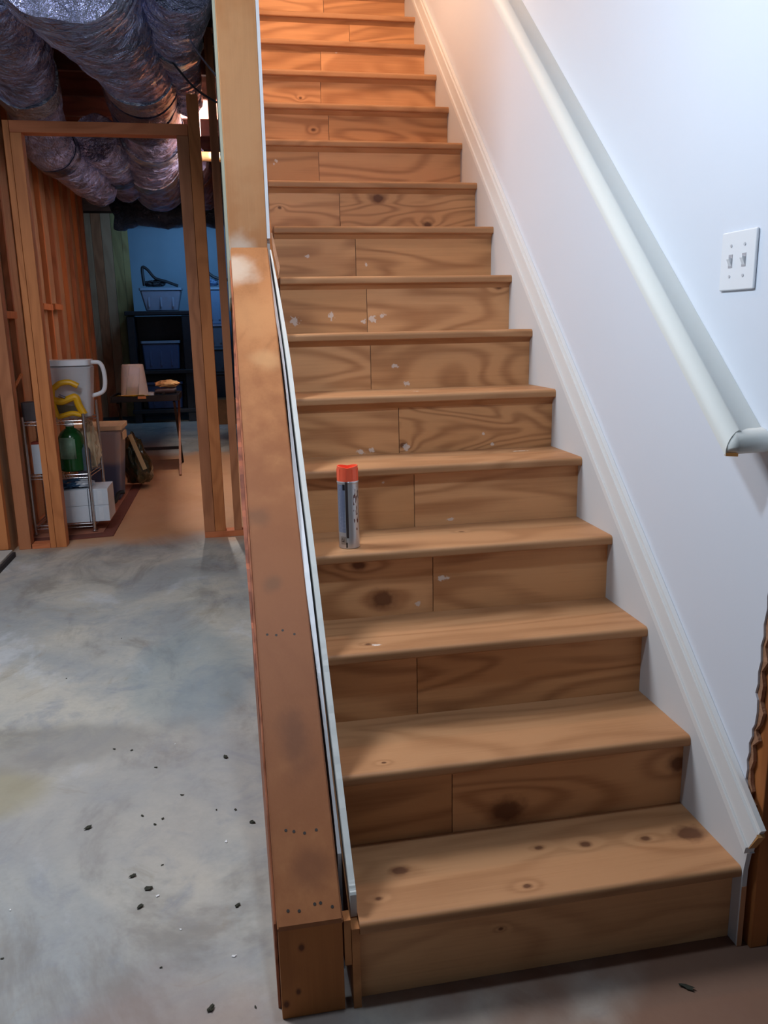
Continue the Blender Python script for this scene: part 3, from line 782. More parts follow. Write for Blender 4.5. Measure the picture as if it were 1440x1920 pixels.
# ------------------------------------------------------------------ wire shelving rack with its load
rk = thing('wire_rack', (-1.34, 4.4, .016), 'chrome wire shelving rack behind the left door stud', 'shelving rack')
posts = [(-1.545, 4.27), (-1.165, 4.27), (-1.545, 4.64), (-1.135, 4.64)]
tops = [.81, .82, .86, .88]
for (px, py), tz in zip(posts, tops):
    bm = NB(); tube(bm, [(px, py, .016), (px, py, tz)], .0105, 12)
    z = .05
    while z < tz: tube(bm, [(px, py, z), (px, py, z + .004)], .0118, 12); z += .025
    lathe(bm, [(.012, 0), (.018, .004), (.018, .012), (.011, .014)], (px, py, .016), 12)
    finish('post', bm, M_chrome, rk, True)
for zz in (.075, .415, .775):
    bm = NB()
    for dz in (0, .022):
        tube(bm, [(-1.545, 4.27, zz - dz), (-1.165, 4.27, zz - dz), (-1.135, 4.64, zz - dz), (-1.545, 4.64, zz - dz)], .003, 6, closed=True)
    for i in range(15):
        xx = -1.535 + .0262 * i
        tube(bm, [(xx, 4.27, zz + .003), (xx, 4.64, zz + .003)], .0018, 6)
    for i in range(22):
        xx = -1.54 + .0175 * i
        tube(bm, [(xx, 4.268, zz), (xx + .009, 4.268, zz - .022)], .0014, 5)
    finish('wire_shelf', bm, M_chrome, rk, True)
# mat under it
mt = thing('floor_mat', (-1.3, 5.0, 0), 'reddish-brown board mat with darker border under the wire rack', 'mat')
bm = NB(); prism(bm, [(-1.565, 4.09), (-1.030, 4.16), (-1.030, 6.05), (-1.565, 6.05)], 'z', .0005, .010); finish('mat_border', bm, plain('mat_dark', lin(120, 66, 54), .8), mt)
bm = NB(); prism(bm, [(-1.555, 4.20), (-1.105, 4.25), (-1.105, 5.98), (-1.555, 5.98)], 'z', .0102, .0152); finish('mat_field', bm, plain('mat_red', lin(176, 112, 88), .8, var=.2, nscale=8), mt)

# jug
def frost(name, c, a=.0, tr=.35): return plain(name, c, .35, var=.04, trans=tr)
M_jug = frost('frosted_plastic', (.80, .82, .88, 1), tr=.45)
jz = .7805
jg = thing('plastic_jug', (-1.27, 4.45, jz), 'large frosted white plastic jug with side handle on top of the wire rack', 'jug')
bm = NB()
def rrect(bm, x0, x1, y0, y1, z0, z1, taper, r=.03, mat=None):
    rings = []
    for t in [0, .03, .5, .93, .97, 1]:
        z = z0 + (z1 - z0) * t; s_ = taper * (1 - t) + (0.012 if t in (0, 1) else 0)
        pts = []
        for cxx, cyy, a0 in ((x1 - r - s_, y1 - r - s_, 0), (x0 + r + s_, y1 - r - s_, 90), (x0 + r + s_, y0 + r + s_, 180), (x1 - r - s_, y0 + r + s_, 270)):
            for a in range(0, 91, 22):
                tt = math.radians(a0 + a); pts.append((cxx + r * math.cos(tt), cyy + r * math.sin(tt)))
        rings.append([bm.verts.new((q[0], q[1], z)) for q in pts])
    for A, B in zip(rings, rings[1:]):
        for k in range(len(A)): bm.faces.new([A[k], A[(k + 1) % len(A)], B[(k + 1) % len(B)], B[k]])
    bm.faces.new(rings[0][::-1]); bm.faces.new(rings[-1])
rrect(bm, -1.415, -1.105, 4.36, 4.56, jz, jz + .345, .03)
finish('jug_body', bm, M_jug, jg, True, 40)
bm = NB(); rrect(bm, -1.422, -1.112, 4.352, 4.568, jz + .347, jz + .385, 0); finish('jug_lid', bm, plain('jug_lid_white', (.82, .84, .9, 1), .4, var=.03), jg, True, 40)
bm = NB(); tube(bm, smoothpath([(-1.118, 4.46, jz + .365), (-1.060, 4.46, jz + .36), (-1.036, 4.46, jz + .31), (-1.034, 4.46, jz + .22), (-1.055, 4.46, jz + .165), (-1.125, 4.46, jz + .14)], 6), .0145, 10)
finish('jug_handle', bm, plain('jug_handle_white', (.82, .80, .84, 1), .4, var=.03), jg, True)

# yellow hand tool
ym = plain('yellow_plastic', lin(224, 168, 20), .4, var=.05)
yt = thing('saw_handle', (-1.26, 4.315, .785), 'yellow plastic saw handle leaning in front of the frosted jug', 'hand tool')
def P3(u, v, y=4.30): return ypl(u, v, y)
def flat(pts, y0, y1): # outline read from the photo at depth y0, real thickness
    bm = NB(); q = [P3(u, v, y0) for u, v in pts]
    A = [bm.verts.new(p) for p in q]; B = [bm.verts.new(p + Vector((0, y1 - y0, 0))) for p in q]
    bm.faces.new(A); bm.faces.new(B[::-1]); n = len(q)
    for i in range(n): bm.faces.new([A[i], B[i], B[(i + 1) % n], A[(i + 1) % n]])
    return bm
def flatbar(path, r, y=4.31):
    bm = NB(); tube(bm, smoothpath([P3(u, v, y) for u, v in path], 5), r, 10); return bm
bm = flatbar([(84, 716), (98, 728), (112, 719), (130, 717), (146, 724)], .019); finish('top_grip', bm, ym, yt, True)
bm = flatbar([(98, 728), (97, 742), (99, 756), (104, 772), (108, 782)], .020); finish('rear_grip', bm, ym, yt, True)
bm = flatbar([(99, 750), (115, 753), (132, 747), (142, 745), (148, 760), (158, 777)], .024); finish('blade_holder', bm, ym, yt, True)
bm = flatbar([(108, 782), (120, 779), (135, 775), (148, 777), (158, 779)], .017); finish('lower_bar', bm, ym, yt, True)
bm = flat([(100, 758), (144, 762), (150, 774), (134, 772), (108, 776)], 4.312, 4.330); finish('dark_inset', bm, plain('olive_inset', lin(70, 58, 34), .5), yt)
p = P3(116, 744, 4.29); bm = NB(); tube(bm, [(p.x - .018, p.y, p.z + .01), (p.x + .02, p.y, p.z - .008)], .010, 10); finish('clamp_screw', bm, M_chrome, yt, True)

# green bottle with label on the middle shelf
gz = .420
gb = thing('green_bottle', (-1.285, 4.42, gz), 'large green plastic bottle with pale label on the middle shelf', 'bottle')
bm = NB(); lathe(bm, [(.070, 0), (.082, .006), (.085, .02), (.085, .20), (.080, .235), (.062, .268), (.040, .285), (.028, .292), (.028, .306)], (-1.285, 4.42, gz), 28)
finish('bottle_body', bm, plain('green_plastic', lin(24, 92, 42), .18, var=.2, trans=.2), gb, True, 50)
bm = NB(); lathe(bm, [(.030, 0), (.030, .030), (.026, .034)], (-1.285, 4.42, gz + .3065), 20); finish('bottle_cap', bm, plain('cap_white', (.75, .78, .8, 1), .4), gb, True)
bm = NB()
for i in range(14):
    a0 = -2.5 + i * .1; a1 = a0 + .1; r = .0862
    vs_ = [bm.verts.new((-1.285 + r * math.cos(a), 4.42 + r * math.sin(a), z)) for a, z in ((a0, gz + .09), (a1, gz + .09), (a1, gz + .235 if 0 < i < 13 else gz + .225), (a0, gz + .235 if 0 < i < 13 else gz + .225))]
    bm.faces.new(vs_)
bmesh.ops.remove_doubles(bm, verts=bm.verts, dist=.0005)
lb = finish('bottle_label', bm, plain('pale_green_label', lin(122, 152, 128), .5, var=.2, nscale=30), gb, True)
sd = lb.modifiers.new('thick', 'SOLIDIFY'); sd.thickness = .0008

bm = NB(); lathe(bm, [(.030, 0), (.032, .004), (.032, .14), (.020, .16), (.014, .165), (.014, .18)], (-1.195, 4.40, gz), 20)
tag(rebase(finish('spray_bottle', bm, plain('clear_bluegrey', lin(120, 140, 160), .15, trans=.6), smooth=True)), 'small clear blue-grey bottle right of the green bottle', 'bottle')
# white carton behind the door stud
bx = thing('white_carton', (-1.50, 4.40, gz), 'tall bluish-white carton on the middle shelf left of the door stud', 'box')
M_wbox = plain('white_card', (.70, .76, .86, 1), .6, var=.04)
bm = NB(); box(bm, -1.525, -1.44, 4.33, 4.42, gz, gz + .20, .002); finish('carton_body', bm, M_wbox, bx)
bm = NB(); box(bm, -1.5245, -1.4405, 4.3305, 4.4195, gz + .2002, gz + .214); finish('red_top', bm, plain('red_card', lin(150, 56, 40), .6), bx)
bm = NB(); lathe(bm, [(.02, 0), (.022, .01), (.022, .02), (.008, .03)], (-1.475, 4.37, gz + .2142), 16)
tag(rebase(finish('metal_knob', bm, M_chrome, smooth=True)), 'small shiny metal knob on top of the tall carton', 'knob')
# dark grey pouch hanging at top left of the rack
bm = NB(); q0 = P3(32, 746, 4.24); rrect(bm, -1.552, -1.435, 4.285, 4.38, .7805, .905, .004, .02)
tag(rebase(finish('grey_canister', bm, plain('grey_canister', lin(86, 80, 84), .5, var=.2), smooth=True)), 'dark grey canister on the rack top left of the door stud', 'canister')
# crumpled paper
def crumple(name, c, r, sc, mat, seed, sub=4, amp=.35, fr=2.4):
    bm = NB(); bmesh.ops.create_icosphere(bm, subdivisions=sub, radius=1.0)
    off = Vector((seed * 3.1, seed * 1.7, seed * .9))
    for v in bm.verts:
        n = v.co.normalized()
        d = 1 + amp * (mnoise.noise(n * fr + off) + .55 * mnoise.noise(n * fr * 2.7 + off) + .3 * mnoise.noise(n * fr * 6 + off))
        co = Vector((n.x * sc[0], n.y * sc[1], n.z * sc[2])) * r * d
        co.z = max(co.z, -r * sc[2] * .8)
        v.co = co + Vector(c)
    return bm
M_kraft = plain('crumpled_kraft', lin(206, 182, 150), .75, var=.12)
bm = crumple('paper', (-1.19, 4.53, .565), .085, (.75, .75, 2.1), M_kraft, 2)
tag(rebase(finish('paper_bag', bm, M_kraft, smooth=True)), 'crumpled tan paper bag behind the rack post beside the bin', 'paper bag')
# boxes on lower shelf: two by two
o0 = None
LBL = {(0, 0): 'white carton at lower left of the four on the bottom rack shelf', (1, 0): 'white carton at lower right of the four on the bottom rack shelf',
       (0, 1): 'white carton at upper left of the four on the bottom rack shelf', (1, 1): 'white carton at upper right of the four on the bottom rack shelf'}
M_wb2 = plain('white_carton_card', (.66, .71, .78, 1), .6, var=.06, nscale=10)
for (i, j), lab in LBL.items():
    w = (.215, .130)[i]; x0 = (-1.405, -1.188)[i]; z0 = .081 + j * .113
    b_ = thing('small_carton', (x0 + w / 2, 4.40, z0), lab, 'box', 'white cartons on the bottom rack shelf')
    bm = NB(); box(bm, x0, x0 + w - .002, 4.285, 4.56, z0, z0 + .1115, .002); finish('carton_body', bm, M_wb2, b_)
    bm = NB(); box(bm, x0 + w * .47, x0 + w * .47 + .03, 4.2835, 4.2848, z0 + .01, z0 + .10); finish('seam_tape', bm, plain('tape_pale', (.74, .78, .84, 1), .3), b_)
# blue bag above the cartons
bm = crumple('bag', (-1.30, 4.42, .335), .075, (1.5, 1.5, .42), None, 6, amp=.3)
tag(rebase(finish('blue_bag', bm, plain('blue_film', lin(58, 92, 128), .25, var=.25), smooth=True)), 'crumpled blue and clear plastic bag on the white cartons', 'bag')
bm = crumple('bag', (-1.215, 4.36, .338), .045, (1.5, 1.0, .6), None, 9, amp=.3)
tag(rebase(finish('white_wrapper', bm, plain('white_film', lin(196, 202, 212), .3, var=.15), smooth=True)), 'crumpled white wrapper on the front of the white cartons', 'wrapper')
# bin with lid
bn = thing('storage_bin', (-1.27, 5.45, .0155), 'tall translucent grey bin with cream lid behind the wire rack', 'bin')
bm = NB(); rrect(bm, -1.46, -1.075, 5.26, 5.66, .0155, .585, .045, .04)
def binmat():
    s = NT('bin_plastic'); tc = s.n('ShaderNodeTexCoord').outputs['Object']
    n = s.noise(tc, 4, 4); sx = s.n('ShaderNodeSeparateXYZ'); s.l(tc, sx.inputs[0])
    z = s.math('ADD', sx.outputs[2], s.math('MULTIPLY', n, .06))
    c = s.mix(s.sstep(z, .30, .36), lin(96, 112, 150), lin(176, 164, 168))
    s.l(c, s.b.inputs['Base Color']); s.b.inputs['Roughness'].default_value = .35; s.b.inputs['Transmission Weight'].default_value = .15
    return s.m
finish('bin_body', bm, binmat(), bn, True, 40)
M_lid = plain('cream_lid', lin(228, 198, 160), .45, var=.04)
bm = NB(); rrect(bm, -1.475, -1.060, 5.245, 5.675, .587, .622, .0, .05); finish('bin_lid', bm, M_lid, bn, True, 40)
bm = NB(); rrect(bm, -1.072, -1.062, 5.35, 5.56, .50, .56, .0, .003); finish('bin_handle', bm, M_lid, bn)
bm = NB(); box(bm, -1.077, -1.0735, 5.262, 5.64, .02, .58); 
bm.free()
p = floor_hit(212, 940)
bm = NB(); tube(bm, smoothpath([(-1.25, 4.98, .030), (-1.20, 5.05, .028), (-1.14, 5.10, .05), (-1.115, 5.17, .10), (-1.07, 5.18, .11)], 5), .017, 8)
tag(rebase(finish('black_strap', bm, M_blackp, smooth=True)), 'short black strap lying on the mat by the bin', 'strap')
# rubbish bag beside the bin
bg = thing('trash_bag', (-1.04, 5.95, .0), 'dark green filled plastic bag on the floor beside the bin', 'bag')
bm = crumple('bag', (-1.05, 5.92, .24), .165, (.72, .9, 1.45), None, 4, amp=.22)
for v in bm.verts:
    t = (v.co.z) / .5; v.co.x = -1.05 + (v.co.x + 1.05) * (1.25 - .75 * max(0, t)) - .05 * t + .03; v.co.z = max(.002, v.co.z)
finish('bag_body', bm, plain('dark_green_film', lin(44, 52, 34), .22, var=.5, nscale=9, coat=.6), bg, True, 60)
bm = NB(); a = ypl(243, 815, 5.74); b = ypl(272, 880, 5.66)
dv = (b - a); side = Vector((.016, 0, .006))
pts_ = [a - side, a + side, b + side, b - side]
A = [bm.verts.new(p_) for p_ in pts_]; B = [bm.verts.new(p_ + Vector((0, .012, 0))) for p_ in pts_]
bm.faces.new(A); bm.faces.new(B[::-1])
for i in range(4): bm.faces.new([A[i], B[i], B[(i + 1) % 4], A[(i + 1) % 4]])
tag(rebase(finish('wooden_slat', bm, plain('pale_slat', lin(196, 170, 122), .5))), 'pale slat leaning against the dark green bag', 'slat')

# ------------------------------------------------------------------ folding tray table and what stands on it
tt = thing('tray_table', (-.98, 6.8, 0), 'black folding tray table with crossed legs beyond the doorway', 'table')
M_blk = wood('black_stained_wood', lin(44, 34, 34), lin(24, 18, 20), 'x', rings=4)
M_blk2 = wood('brown_edge_wood', lin(150, 96, 66), lin(110, 66, 46), 'z', rings=4)
TZ = .735
bm = NB(); box(bm, -1.30, -.70, 6.58, 7.06, TZ - .012, TZ, .003); finish('tabletop', bm, M_blk, tt)
for (a, b, c_, d) in ((-1.30, -.70, 6.565, 6.579), (-1.30, -.70, 7.061, 7.075), (-1.314, -1.301, 6.565, 7.075), (-.699, -.686, 6.565, 7.075)):
    bm = NB(); box(bm, a, b, c_, d, TZ - .040, TZ + .018, .003); finish('tray_rim', bm, M_blk, tt)
def bar(bm, a, b, w, d):
    a = Vector(a); b = Vector(b); t = (b - a).normalized(); x = Vector((1, 0, 0)); u = x; w2 = t.cross(u).normalized()
    c = [a + u * sx * w + w2 * sy * d for sx, sy in ((-1, -1), (1, -1), (1, 1), (-1, 1))]; e = [q + (b - a) for q in c]
    A = [bm.verts.new(q) for q in c]; B = [bm.verts.new(q) for q in e]
    bm.faces.new(A); bm.faces.new(B[::-1])
    for i in range(4): bm.faces.new([A[i], B[i], B[(i + 1) % 4], A[(i + 1) % 4]])
for xx, mm in ((-1.275, M_blk), (-.715, M_blk2)):
    bm = NB(); bar(bm, (xx, 7.02, TZ - .042), (xx - .0 + (.0 if xx < -1 else 0), 6.42, .004), .010, .016); finish('leg', bm, mm, tt)
    x2 = xx + (.022 if xx < -1 else -.022)
    bm = NB(); bar(bm, (x2, 6.62, TZ - .042), (x2, 7.24, .004), .010, .016); finish('leg', bm, M_blk, tt)
bm = NB(); box(bm, -1.264, -.748 + .022, 7.10, 7.12, .16, .19); finish('stretcher', bm, M_blk, tt)
# upturned white bucket
bk = thing('paper_towel_roll', (-1.10, 6.82, TZ + .012), 'white tapered paper towel roll standing on the tray table', 'paper towel roll')
bz = TZ + .010
M_tow = plain('white_paper', (.80, .74, .72, 1), .8, var=.03, nscale=30, bump=.15)
bm = NB(); lathe(bm, [(.128, 0), (.129, .004), (.100, .285), (.094, .292), (.030, .294), (.024, .292)], (-1.110, 6.80, bz), 36); finish('roll', bm, M_tow, bk, True, 50)
bm = NB(); # loose flap wrapped around the cone
for i in range(10):
    t0, t1 = i / 10, (i + 1) / 10
    q = []
    for t in (t0, t1):
        a = -2.2 + t * 1.0
        for z, sh in ((.012, 0.0), (.280 - .02 * t, .0)):
            r = .129 - .029 * z / .285 + .0018
            q.append(bm.verts.new((-1.110 + r * math.cos(a + z * 1.6), 6.80 + r * math.sin(a + z * 1.6), bz + z)))
    bm.faces.new([q[0], q[2], q[3], q[1]])
bmesh.ops.remove_doubles(bm, verts=bm.verts, dist=.0004)
fl = finish('loose_sheet', bm, plain('white_paper_sheet', (.72, .70, .74, 1), .8, var=.03), bk, True)
sd = fl.modifiers.new('t', 'SOLIDIFY'); sd.thickness = .001
bm = crumple('cloth', (-1.13, 6.695, TZ + .006), .13, (1.2, 1.12, .10), None, 12, amp=.25)
for v in bm.verts: v.co.z = min(max(v.co.z, TZ + .001), TZ + .009)
for v in bm.verts:
    v.co.z += .016 * max(0, min(1, (6.64 - v.co.y) / .04))
tag(rebase(finish('yellow_bag', bm, plain('yellow_film', lin(240, 196, 20), .35, var=.1), smooth=True)), 'flat yellow plastic bag under the paper towel roll', 'bag')
bm = crumple('glove', (-.805, 6.84, TZ + .105), .075, (1.5, .8, .50), None, 15, amp=.22)
tag(rebase(finish('tan_cloth', bm, plain('tan_cloth', lin(232, 182, 122), .85, var=.08), smooth=True)), 'folded tan cloth on top of the tools on the tray table', 'cloth')
dt = thing('cordless_drill', (-.82, 6.82, TZ), 'dark power tool lying under the tan cloth on the tray table', 'power tool')
bm = NB(); tube(bm, [(-.92, 6.80, TZ + .038), (-.80, 6.82, TZ + .042), (-.74, 6.83, TZ + .042)], [.022, .032, .030], 14); finish('motor_body', bm, plain('tool_maroon', lin(84, 62, 62), .45, var=.2), dt, True)
bm = NB(); tube(bm, [(-.739, 6.83, TZ + .042), (-.722, 6.832, TZ + .042)], [.034, .030], 14); finish('round_end', bm, M_blackp, dt, True)
bm = NB(); tube(bm, [(-.83, 6.75, TZ + .016), (-.845, 6.67, TZ + .014)], [.015, .013], 10); finish('grip', bm, M_blackp, dt, True)
bm = NB(); box(bm, -.985, -.93, 6.76, 6.90, TZ + .0005, TZ + .030, .003, M=None)
tag(rebase(finish('notepad', bm, plain('paper_stack', (.72, .74, .80, 1), .6))), 'small stack of white papers beside the paper towel roll', 'papers')
bm = NB(); box(bm, -1.06, -.985, 6.556, 6.5645, TZ - .010, TZ + .014, .002)
tag(rebase(finish('wood_scrap', bm, plain('orange_scrap', lin(206, 140, 80), .6))), 'small orange wood scrap clipped on the table front edge', 'wood scrap')

# ------------------------------------------------------------------ far end: dark shelf unit and totes
fu = thing('dark_shelf_unit', (-1.17, 11.3, 0), 'dark plastic shelf unit at the far blue wall', 'shelf unit')
M_dk = plain('charcoal_plastic', (.020, .020, .028, 1), .5, var=.3)
for (a, b) in ((-1.64, -1.53), (-.86, -.74)):
    bm = NB(); box(bm, a, b, 11.20, 11.60, 0, 1.56, .01); finish('side_panel', bm, M_dk, fu)
for z in (.14, .72, 1.57):
    bm = NB(); box(bm, -1.66, -.72, 11.18, 11.62, z, z + .06, .01); finish('shelf', bm, M_dk, fu)
bm = NB(); box(bm, -1.53, -.86, 11.58, 11.60, .2, 1.56); finish('back_panel', bm, M_dk, fu)
def tote(name, x0, x1, y0, y1, z0, z1, lab, col, lidcol, taper=.04, group=None):
    t = thing(name, ((x0 + x1) / 2, (y0 + y1) / 2, z0), lab, 'storage tote', group)
    bm = NB(); rrect(bm, x0, x1, y0, y1, z0, z1 - .035, taper); finish('tote_body', bm, plain('tote_plastic', col, .4, var=.12, nscale=6), t, True, 40)
    bm = NB(); rrect(bm, x0 - .012, x1 + .012, y0 - .012, y1 + .012, z1 - .034, z1, 0); finish('tote_lid', bm, plain('tote_lid_plastic', lidcol, .4), t, True, 40)
    for xx in (x0 + .12, (x0 + x1) / 2, x1 - .12):
        if x1 - x0 < .4: continue
        bm = NB(); box(bm, xx - .012, xx + .012, y0 - .003 + taper * .4, y0 + .02, z0 + .06, z1 - .05, .002); finish('rib', bm, plain('tote_rib', col, .4), t)
    return t
G1 = (.34, .38, .50, 1)
tote('storage_tote', -1.42, -.84, 11.22, 11.58, 1.632, 1.955, 'grey storage tote standing on top of the dark shelf unit', G1, (.30, .38, .50, 1), .06)
tote('storage_tote', -1.46, -.92, 11.22, 11.56, .782, 1.20, 'blue storage tote on the middle shelf of the dark unit', (.07, .12, .26, 1), (.26, .34, .46, 1), .02)
tote('storage_tote', -1.46, -.92, 11.22, 11.56, .202, .60, 'dark blue storage tote on the lowest shelf of the dark unit', (.04, .07, .17, 1), (.05, .08, .18, 1), .02)
tote('storage_tote', -.64, -.19, 11.22, 11.6, 1.43, 1.955, 'pale blue storage tote on top of the right-hand stack', (.22, .36, .56, 1), (.36, .48, .62, 1), .02)
tote('storage_tote', -.64, -.19, 11.22, 11.6, 1.09, 1.428, 'grey-blue storage tote second from top in the right-hand stack', (.16, .22, .30, 1), (.3, .34, .46, 1), .02)
tote('storage_tote', -.64, -.19, 11.22, 11.6, .72, 1.088, 'dark grey storage tote third in the right-hand stack', (.07, .10, .14, 1), (.14, .2, .27, 1), .02)
tote('storage_tote', -.64, -.19, 11.26, 11.6, .0, .718, 'tall near-black storage tote at the bottom of the right-hand stack', (.02, .025, .04, 1), (.05, .06, .08, 1), .02)
bm = NB(); box(bm, -.56, -.14, 10.60, 11.0, 0, .36, .004)
o = tag(rebase(finish('cardboard_box', bm, plain('brown_card', lin(120, 78, 44), .8, var=.2))), 'brown cardboard box on the floor before the right-hand totes', 'box')
# hanging straps on top of the totes
bm = NB(); tube(bm, smoothpath([(-1.36, 11.35, 1.99), (-1.37, 11.35, 2.24), (-1.30, 11.35, 2.22), (-1.20, 11.35, 2.10), (-1.05, 11.35, 2.05), (-.88, 11.35, 1.985)], 6), .022, 8)
tag(rebase(finish('black_hose', bm, M_blackp, smooth=True)), 'black hose arched over the tote on the dark shelf unit', 'hose')
bm = NB(); tube(bm, smoothpath([(-.60, 11.35, 1.99), (-.60, 11.35, 2.22), (-.50, 11.35, 2.22), (-.34, 11.35, 2.10), (-.12, 11.35, 2.06)], 6), .022, 8)
tag(rebase(finish('black_hose', bm, M_blackp, smooth=True)), 'black hose arched over the pale blue tote on the right', 'hose')
bm = crumple('bag', (-1.22, 11.4, 2.02), .10, (1.5, 1, .5), None, 21, amp=.3)
tag(rebase(finish('dark_bag', bm, M_blackp, smooth=True)), 'dark crumpled bag under the black hose on the grey tote', 'bag')
bm = crumple('bag', (-.44, 11.4, 2.03), .10, (1.3, 1, .6), None, 23, amp=.3)
tag(rebase(finish('clear_bag', bm, plain('pale_blue_film', lin(110, 140, 176), .2, var=.2), smooth=True)), 'crumpled pale blue plastic bag on the pale blue tote', 'bag')

# ------------------------------------------------------------------ ducts under the joists
M_foil = foil('foil_wrap', (.52, .55, .86, 1), 1.0, .22)
M_foilb = foil('foil_blue', (.56, .60, .72, 1), .6, .22)
M_black_duct = foil('dark_film', (.16, .16, .24, 1), .5, .2)
def duct(label, path, rads, bands=(), black=None, seed=0, ridge=0.0):
    P = smoothpath(path, 14); n = len(P)
    rr = []
    for i in range(n):
        t = i / (n - 1) * (len(rads) - 1); k = min(int(t), len(rads) - 2); rr.append(rads[k] + (rads[k + 1] - rads[k]) * (t - k))
    t_ = thing('flex_duct', tuple(P[n // 2] - Vector((0, 0, rr[n // 2]))), label, 'duct', 'foil wrapped ducts under the joists')
    def seg_(name, i0, i1, mat, grow, amp, rdg):
        bm = NB(); sub = []; rs = []
        for i in range(i0, i1):
            for s_ in range(4):
                f = s_ / 4; sub.append(P[i].lerp(P[i + 1], f)); 
                rs.append((rr[i] + (rr[i + 1] - rr[i]) * f) * grow * (1 + rdg * math.sin((i + f) * 2.4 * math.pi / 2)))
        sub.append(P[i1]); rs.append(rr[i1] * grow)
        tube(bm, sub, rs, 40)
        off = Vector((seed * 7.3, seed * 2.1, 0))
        for v in bm.verts:
            c = min(sub, key=lambda q: (q - v.co).length_squared); nrm = (v.co - c)
            if nrm.length < 1e-5: continue
            nrm.normalize()
            v.co += nrm * amp * (mnoise.noise(v.co * 5 + off) * 1.0 + .5 * mnoise.noise(v.co * 13 + off) + .25 * mnoise.noise(v.co * 31 + off))
        finish(name, bm, mat, t_, True, 70)
    seg_('foil_sleeve', 0, n - 1, M_foil, 1.0, .022, ridge)
    for (a, b, dark) in bands:
        seg_('duct_band', int(a * (n - 1)), max(int(b * (n - 1)), int(a * (n - 1)) + 1), M_black_duct if dark else M_foilb, 1.045, .010, 0)
    return t_
F = lambda u, v, z: tuple(floor_hit(u, v, z))
duct('large crinkled foil duct crossing above the left of the post',
     [F(90, -120, 2.70), F(150, -20, 2.76), F(205, 50, 2.80), F(255, 125, 2.83), F(268, 190, 2.80), F(285, 250, 2.78), F(282, 300, 2.78), F(300, 350, 2.76)],
     [.27, .255, .235, .215, .215, .225, .235, .245], [(.42, .47, False), (.48, .55, True), (.56, .62, True), (.70, .73, False), (.86, .89, False)], seed=1)
duct('foil duct at the far left edge of the ceiling',
     [F(-60, -60, 2.86), F(-5, 30, 2.84), F(25, 90, 2.84), F(45, 150, 2.80), F(68, 210, 2.74), F(95, 275, 2.60), F(140, 310, 2.60), F(185, 350, 2.60)],
     [.20, .20, .20, .19, .17, .16, .16, .16], [(.40, .46, False), (.72, .76, True)], seed=2)
duct('foil duct between the two larger ones behind the header',
     [F(180, 258, 2.70), F(192, 270, 2.72), F(214, 295, 2.74), F(240, 340, 2.74)], [.15, .17, .18, .18], [(.5, .56, False), (.75, .80, True)], seed=3)
duct('narrow crumpled foil duct beside the tall post',
     [F(335, -50, 2.74), F(330, 15, 2.78), F(328, 80, 2.82), F(345, 150, 2.84), F(352, 190, 2.86)], [.14, .15, .13, .10, .09], [(.45, .52, False)], seed=4)
duct('foil duct dipping to the right beyond the door studs',
     [F(362, 300, 2.84), F(368, 325, 2.82), F(376, 350, 2.78), F(385, 372, 2.72)], [.12, .14, .14, .13], [(.3, .36, False)], seed=5)
# foil flange hanging along the far trunk line
fl = thing('duct_trunk', (-.9, 9.7, 2.5), 'long dark foil trunk duct crossing behind the flexible ducts', 'duct')
bm = NB()
for i in range(41):
    pass
tube(bm, [(-1.52 + 1.30 * i / 60, 9.8, 2.80 + .01 * math.sin(i)) for i in range(61)], .21, 28, squash=.8)
for v in bm.verts:
    v.co += Vector((0, mnoise.noise(v.co * 6) * .04, mnoise.noise(v.co * 7 + Vector((5, 0, 0))) * .05))
finish('trunk_body', bm, foil('dark_foil', (.32, .34, .44, 1), .9, .3), fl, True, 70)
# hanging cable near the post
bm = NB(); a = ypl(352, 68, 2.9); b = ypl(412, 150, 2.3)
tube(bm, smoothpath([a, a.lerp(b, .5) - Vector((0, 0, .01)), b], 6), .004, 8)
tag(rebase(finish('support_wire', bm, M_chrome, smooth=True)), 'thin pale wire slanting from the foil ducts to the post', 'wire')
bm = NB(); a = ypl(322, 115, 3.3); b = ypl(412, 195, 2.8)
tube(bm, smoothpath([a, a.lerp(b, .5) - Vector((0, 0, .03)), b], 6), .005, 8)
tag(rebase(finish('support_wire', bm, M_dark, smooth=True)), 'dark sagging wire below the pale one beside the post', 'wire')
# bulb and pipe seen past the door studs
lbm = thing('ceiling_bulb', (-.357, 6.0, 2.80), 'glowing bulb in the gap beside the door studs', 'light bulb')
s = NT('bulb_glow'); s.b.inputs['Emission Color'].default_value = (1, .93, .8, 1); s.b.inputs['Emission Strength'].default_value = 6
s.b.inputs['Base Color'].default_value = (.9, .9, .85, 1)
bm = NB(); lathe(bm, [(.008, -.038), (.028, -.030), (.036, -.012), (.036, .004), (.022, .030), (.014, .045)], (-.357, 6.0, 2.83), 20); finish('bulb', bm, s.m, lbm, True, 60)
bm = NB(); lathe(bm, [(.016, .0455), (.03, .05), (.045, .08), (.045, .215)], (-.357, 6.0, 2.83), 20); finish('socket', bm, M_wpl, lbm, True, 50)
pp = ypl(372, 292, 6.2)
bm = NB(); tube(bm, [(-.42, 6.2, pp.z), (-.142, 6.2, pp.z - .01)], .038, 20)
tag(rebase(finish('drain_pipe', bm, plain('cream_pipe', lin(226, 196, 140), .4, var=.03), smooth=True)), 'cream plastic pipe running below the glowing bulb', 'pipe')
# bulb socket over the opening; unlit, no lamp stands here
lb2 = thing('ceiling_bulb', (-.28, 4.22, 3.0), 'unlit bulb socket on the joist above the framed opening', 'light bulb')
bm = NB(); lathe(bm, [(.016, .0), (.03, .004), (.05, .03), (.05, .058)], (-.28, 4.22, 3.045 - .045), 20); finish('socket', bm, M_wpl, lb2, True, 50)

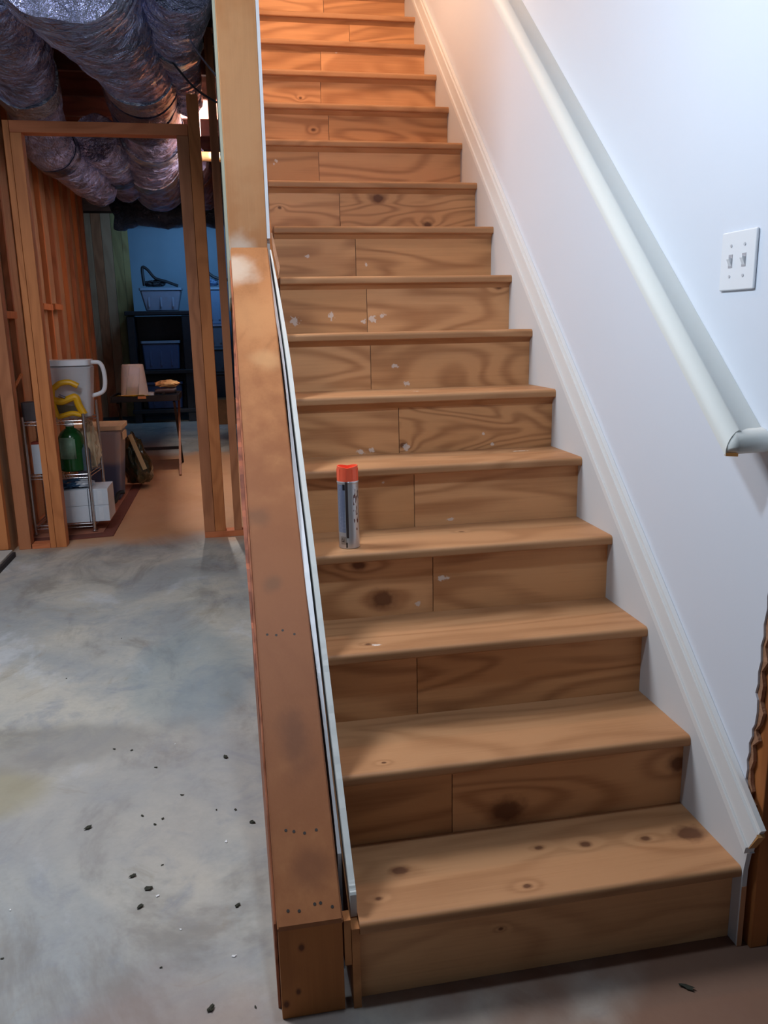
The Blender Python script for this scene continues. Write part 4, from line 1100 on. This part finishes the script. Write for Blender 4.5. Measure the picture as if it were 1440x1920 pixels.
# ------------------------------------------------------------------ litter on the floor
M_leaf = plain('dry_leaf', lin(48, 48, 34), .8, var=.3)
M_chip = plain('white_chip', (.85, .85, .85, 1), .7)
def bit(px, r, seed, lab, name='leaf_bit', mat=None, group=None, flatv=.22, elong=1.25):
    p = floor_hit(*px); random.seed(seed)
    bm = NB(); bmesh.ops.create_icosphere(bm, subdivisions=2, radius=1)
    ang = random.uniform(0, math.pi); off = Vector((seed, seed * 2, 0))
    for v in bm.verts:
        n = v.co.normalized(); d = 1 + .9 * mnoise.noise(n * 1.8 + off)
        x, y_, z = n.x * r * elong * d, n.y * r * .8 * d, n.z * r * flatv * 1.6 + .25 * abs(n.x) * r
        x *= .8; y_ *= .8; z *= .8
        v.co = Vector((x * math.cos(ang) - y_ * math.sin(ang), x * math.sin(ang) + y_ * math.cos(ang), z))
    mz = min(v.co.z for v in bm.verts)
    for v in bm.verts: v.co.z -= mz
    o = finish(name, bm, mat or M_leaf, smooth=True); o.location = (p.x, p.y, .0003)
    tag(o, lab, 'leaf' if name == 'leaf_bit' else 'debris', group); return o
S = 2.086
big = [((520, 1343), .0085, 'curled dark leaf bit, upper of the three near the middle of the floor'), ((582, 1392), .0095, 'largest dark leaf bit with ragged tips on the floor'),
       ((548, 1463), .008, 'dark leaf bit just below the largest one'), ((345, 1155), .0095, 'lone rounded leaf bit left of the other scraps'),
       ((883, 878), .010, 'dark leaf bit farthest up beside the knee wall'), ((988, 1132), .0085, 'dark leaf bit close against the knee wall'),
       ((827, 1860), .009, 'flat dark leaf bit nearest the camera'), ((930, 1458), .007, 'dark leaf bit next to a pale smear by the knee wall')]
for i, (p, r, lab) in enumerate(big): bit((p[0] / S, 1000 + p[1] / S), r, i + 1, lab, group='leaf bits on the concrete floor')
for i, p in enumerate([(447, 845), (515, 850), (610, 917), (712, 1025), (557, 1106), (637, 1118), (606, 1140), (922, 1082), (635, 1298), (475, 412), (260, 568), (8, 1665), (630, 1700), (1000, 1855), (847, 1083)]):
    bit((p[0] / S, 1000 + p[1] / S), .0048 if i < 8 else .0032, i + 20, 'tiny dark leaf crumb on the grey concrete floor', group='leaf crumbs on the concrete floor')
for i, p in enumerate([(885, 1207), (618, 1420), (915, 1655), (40, 1475), (707, 1550), (685, 825)]):
    bit((p[0] / S, 1000 + p[1] / S), .0045 if i < 3 else .003, i + 50, 'tiny white paint chip on the grey concrete floor', 'paint_chip', M_chip, 'paint chips on the concrete floor')
bit((1288, 1853), .0085, 77, 'thin dark twig on the brown floor before the first step', 'twig', M_leaf, None, .3, 2.4)

for o in bpy.data.objects:
    if '_base' in o: del o['_base']
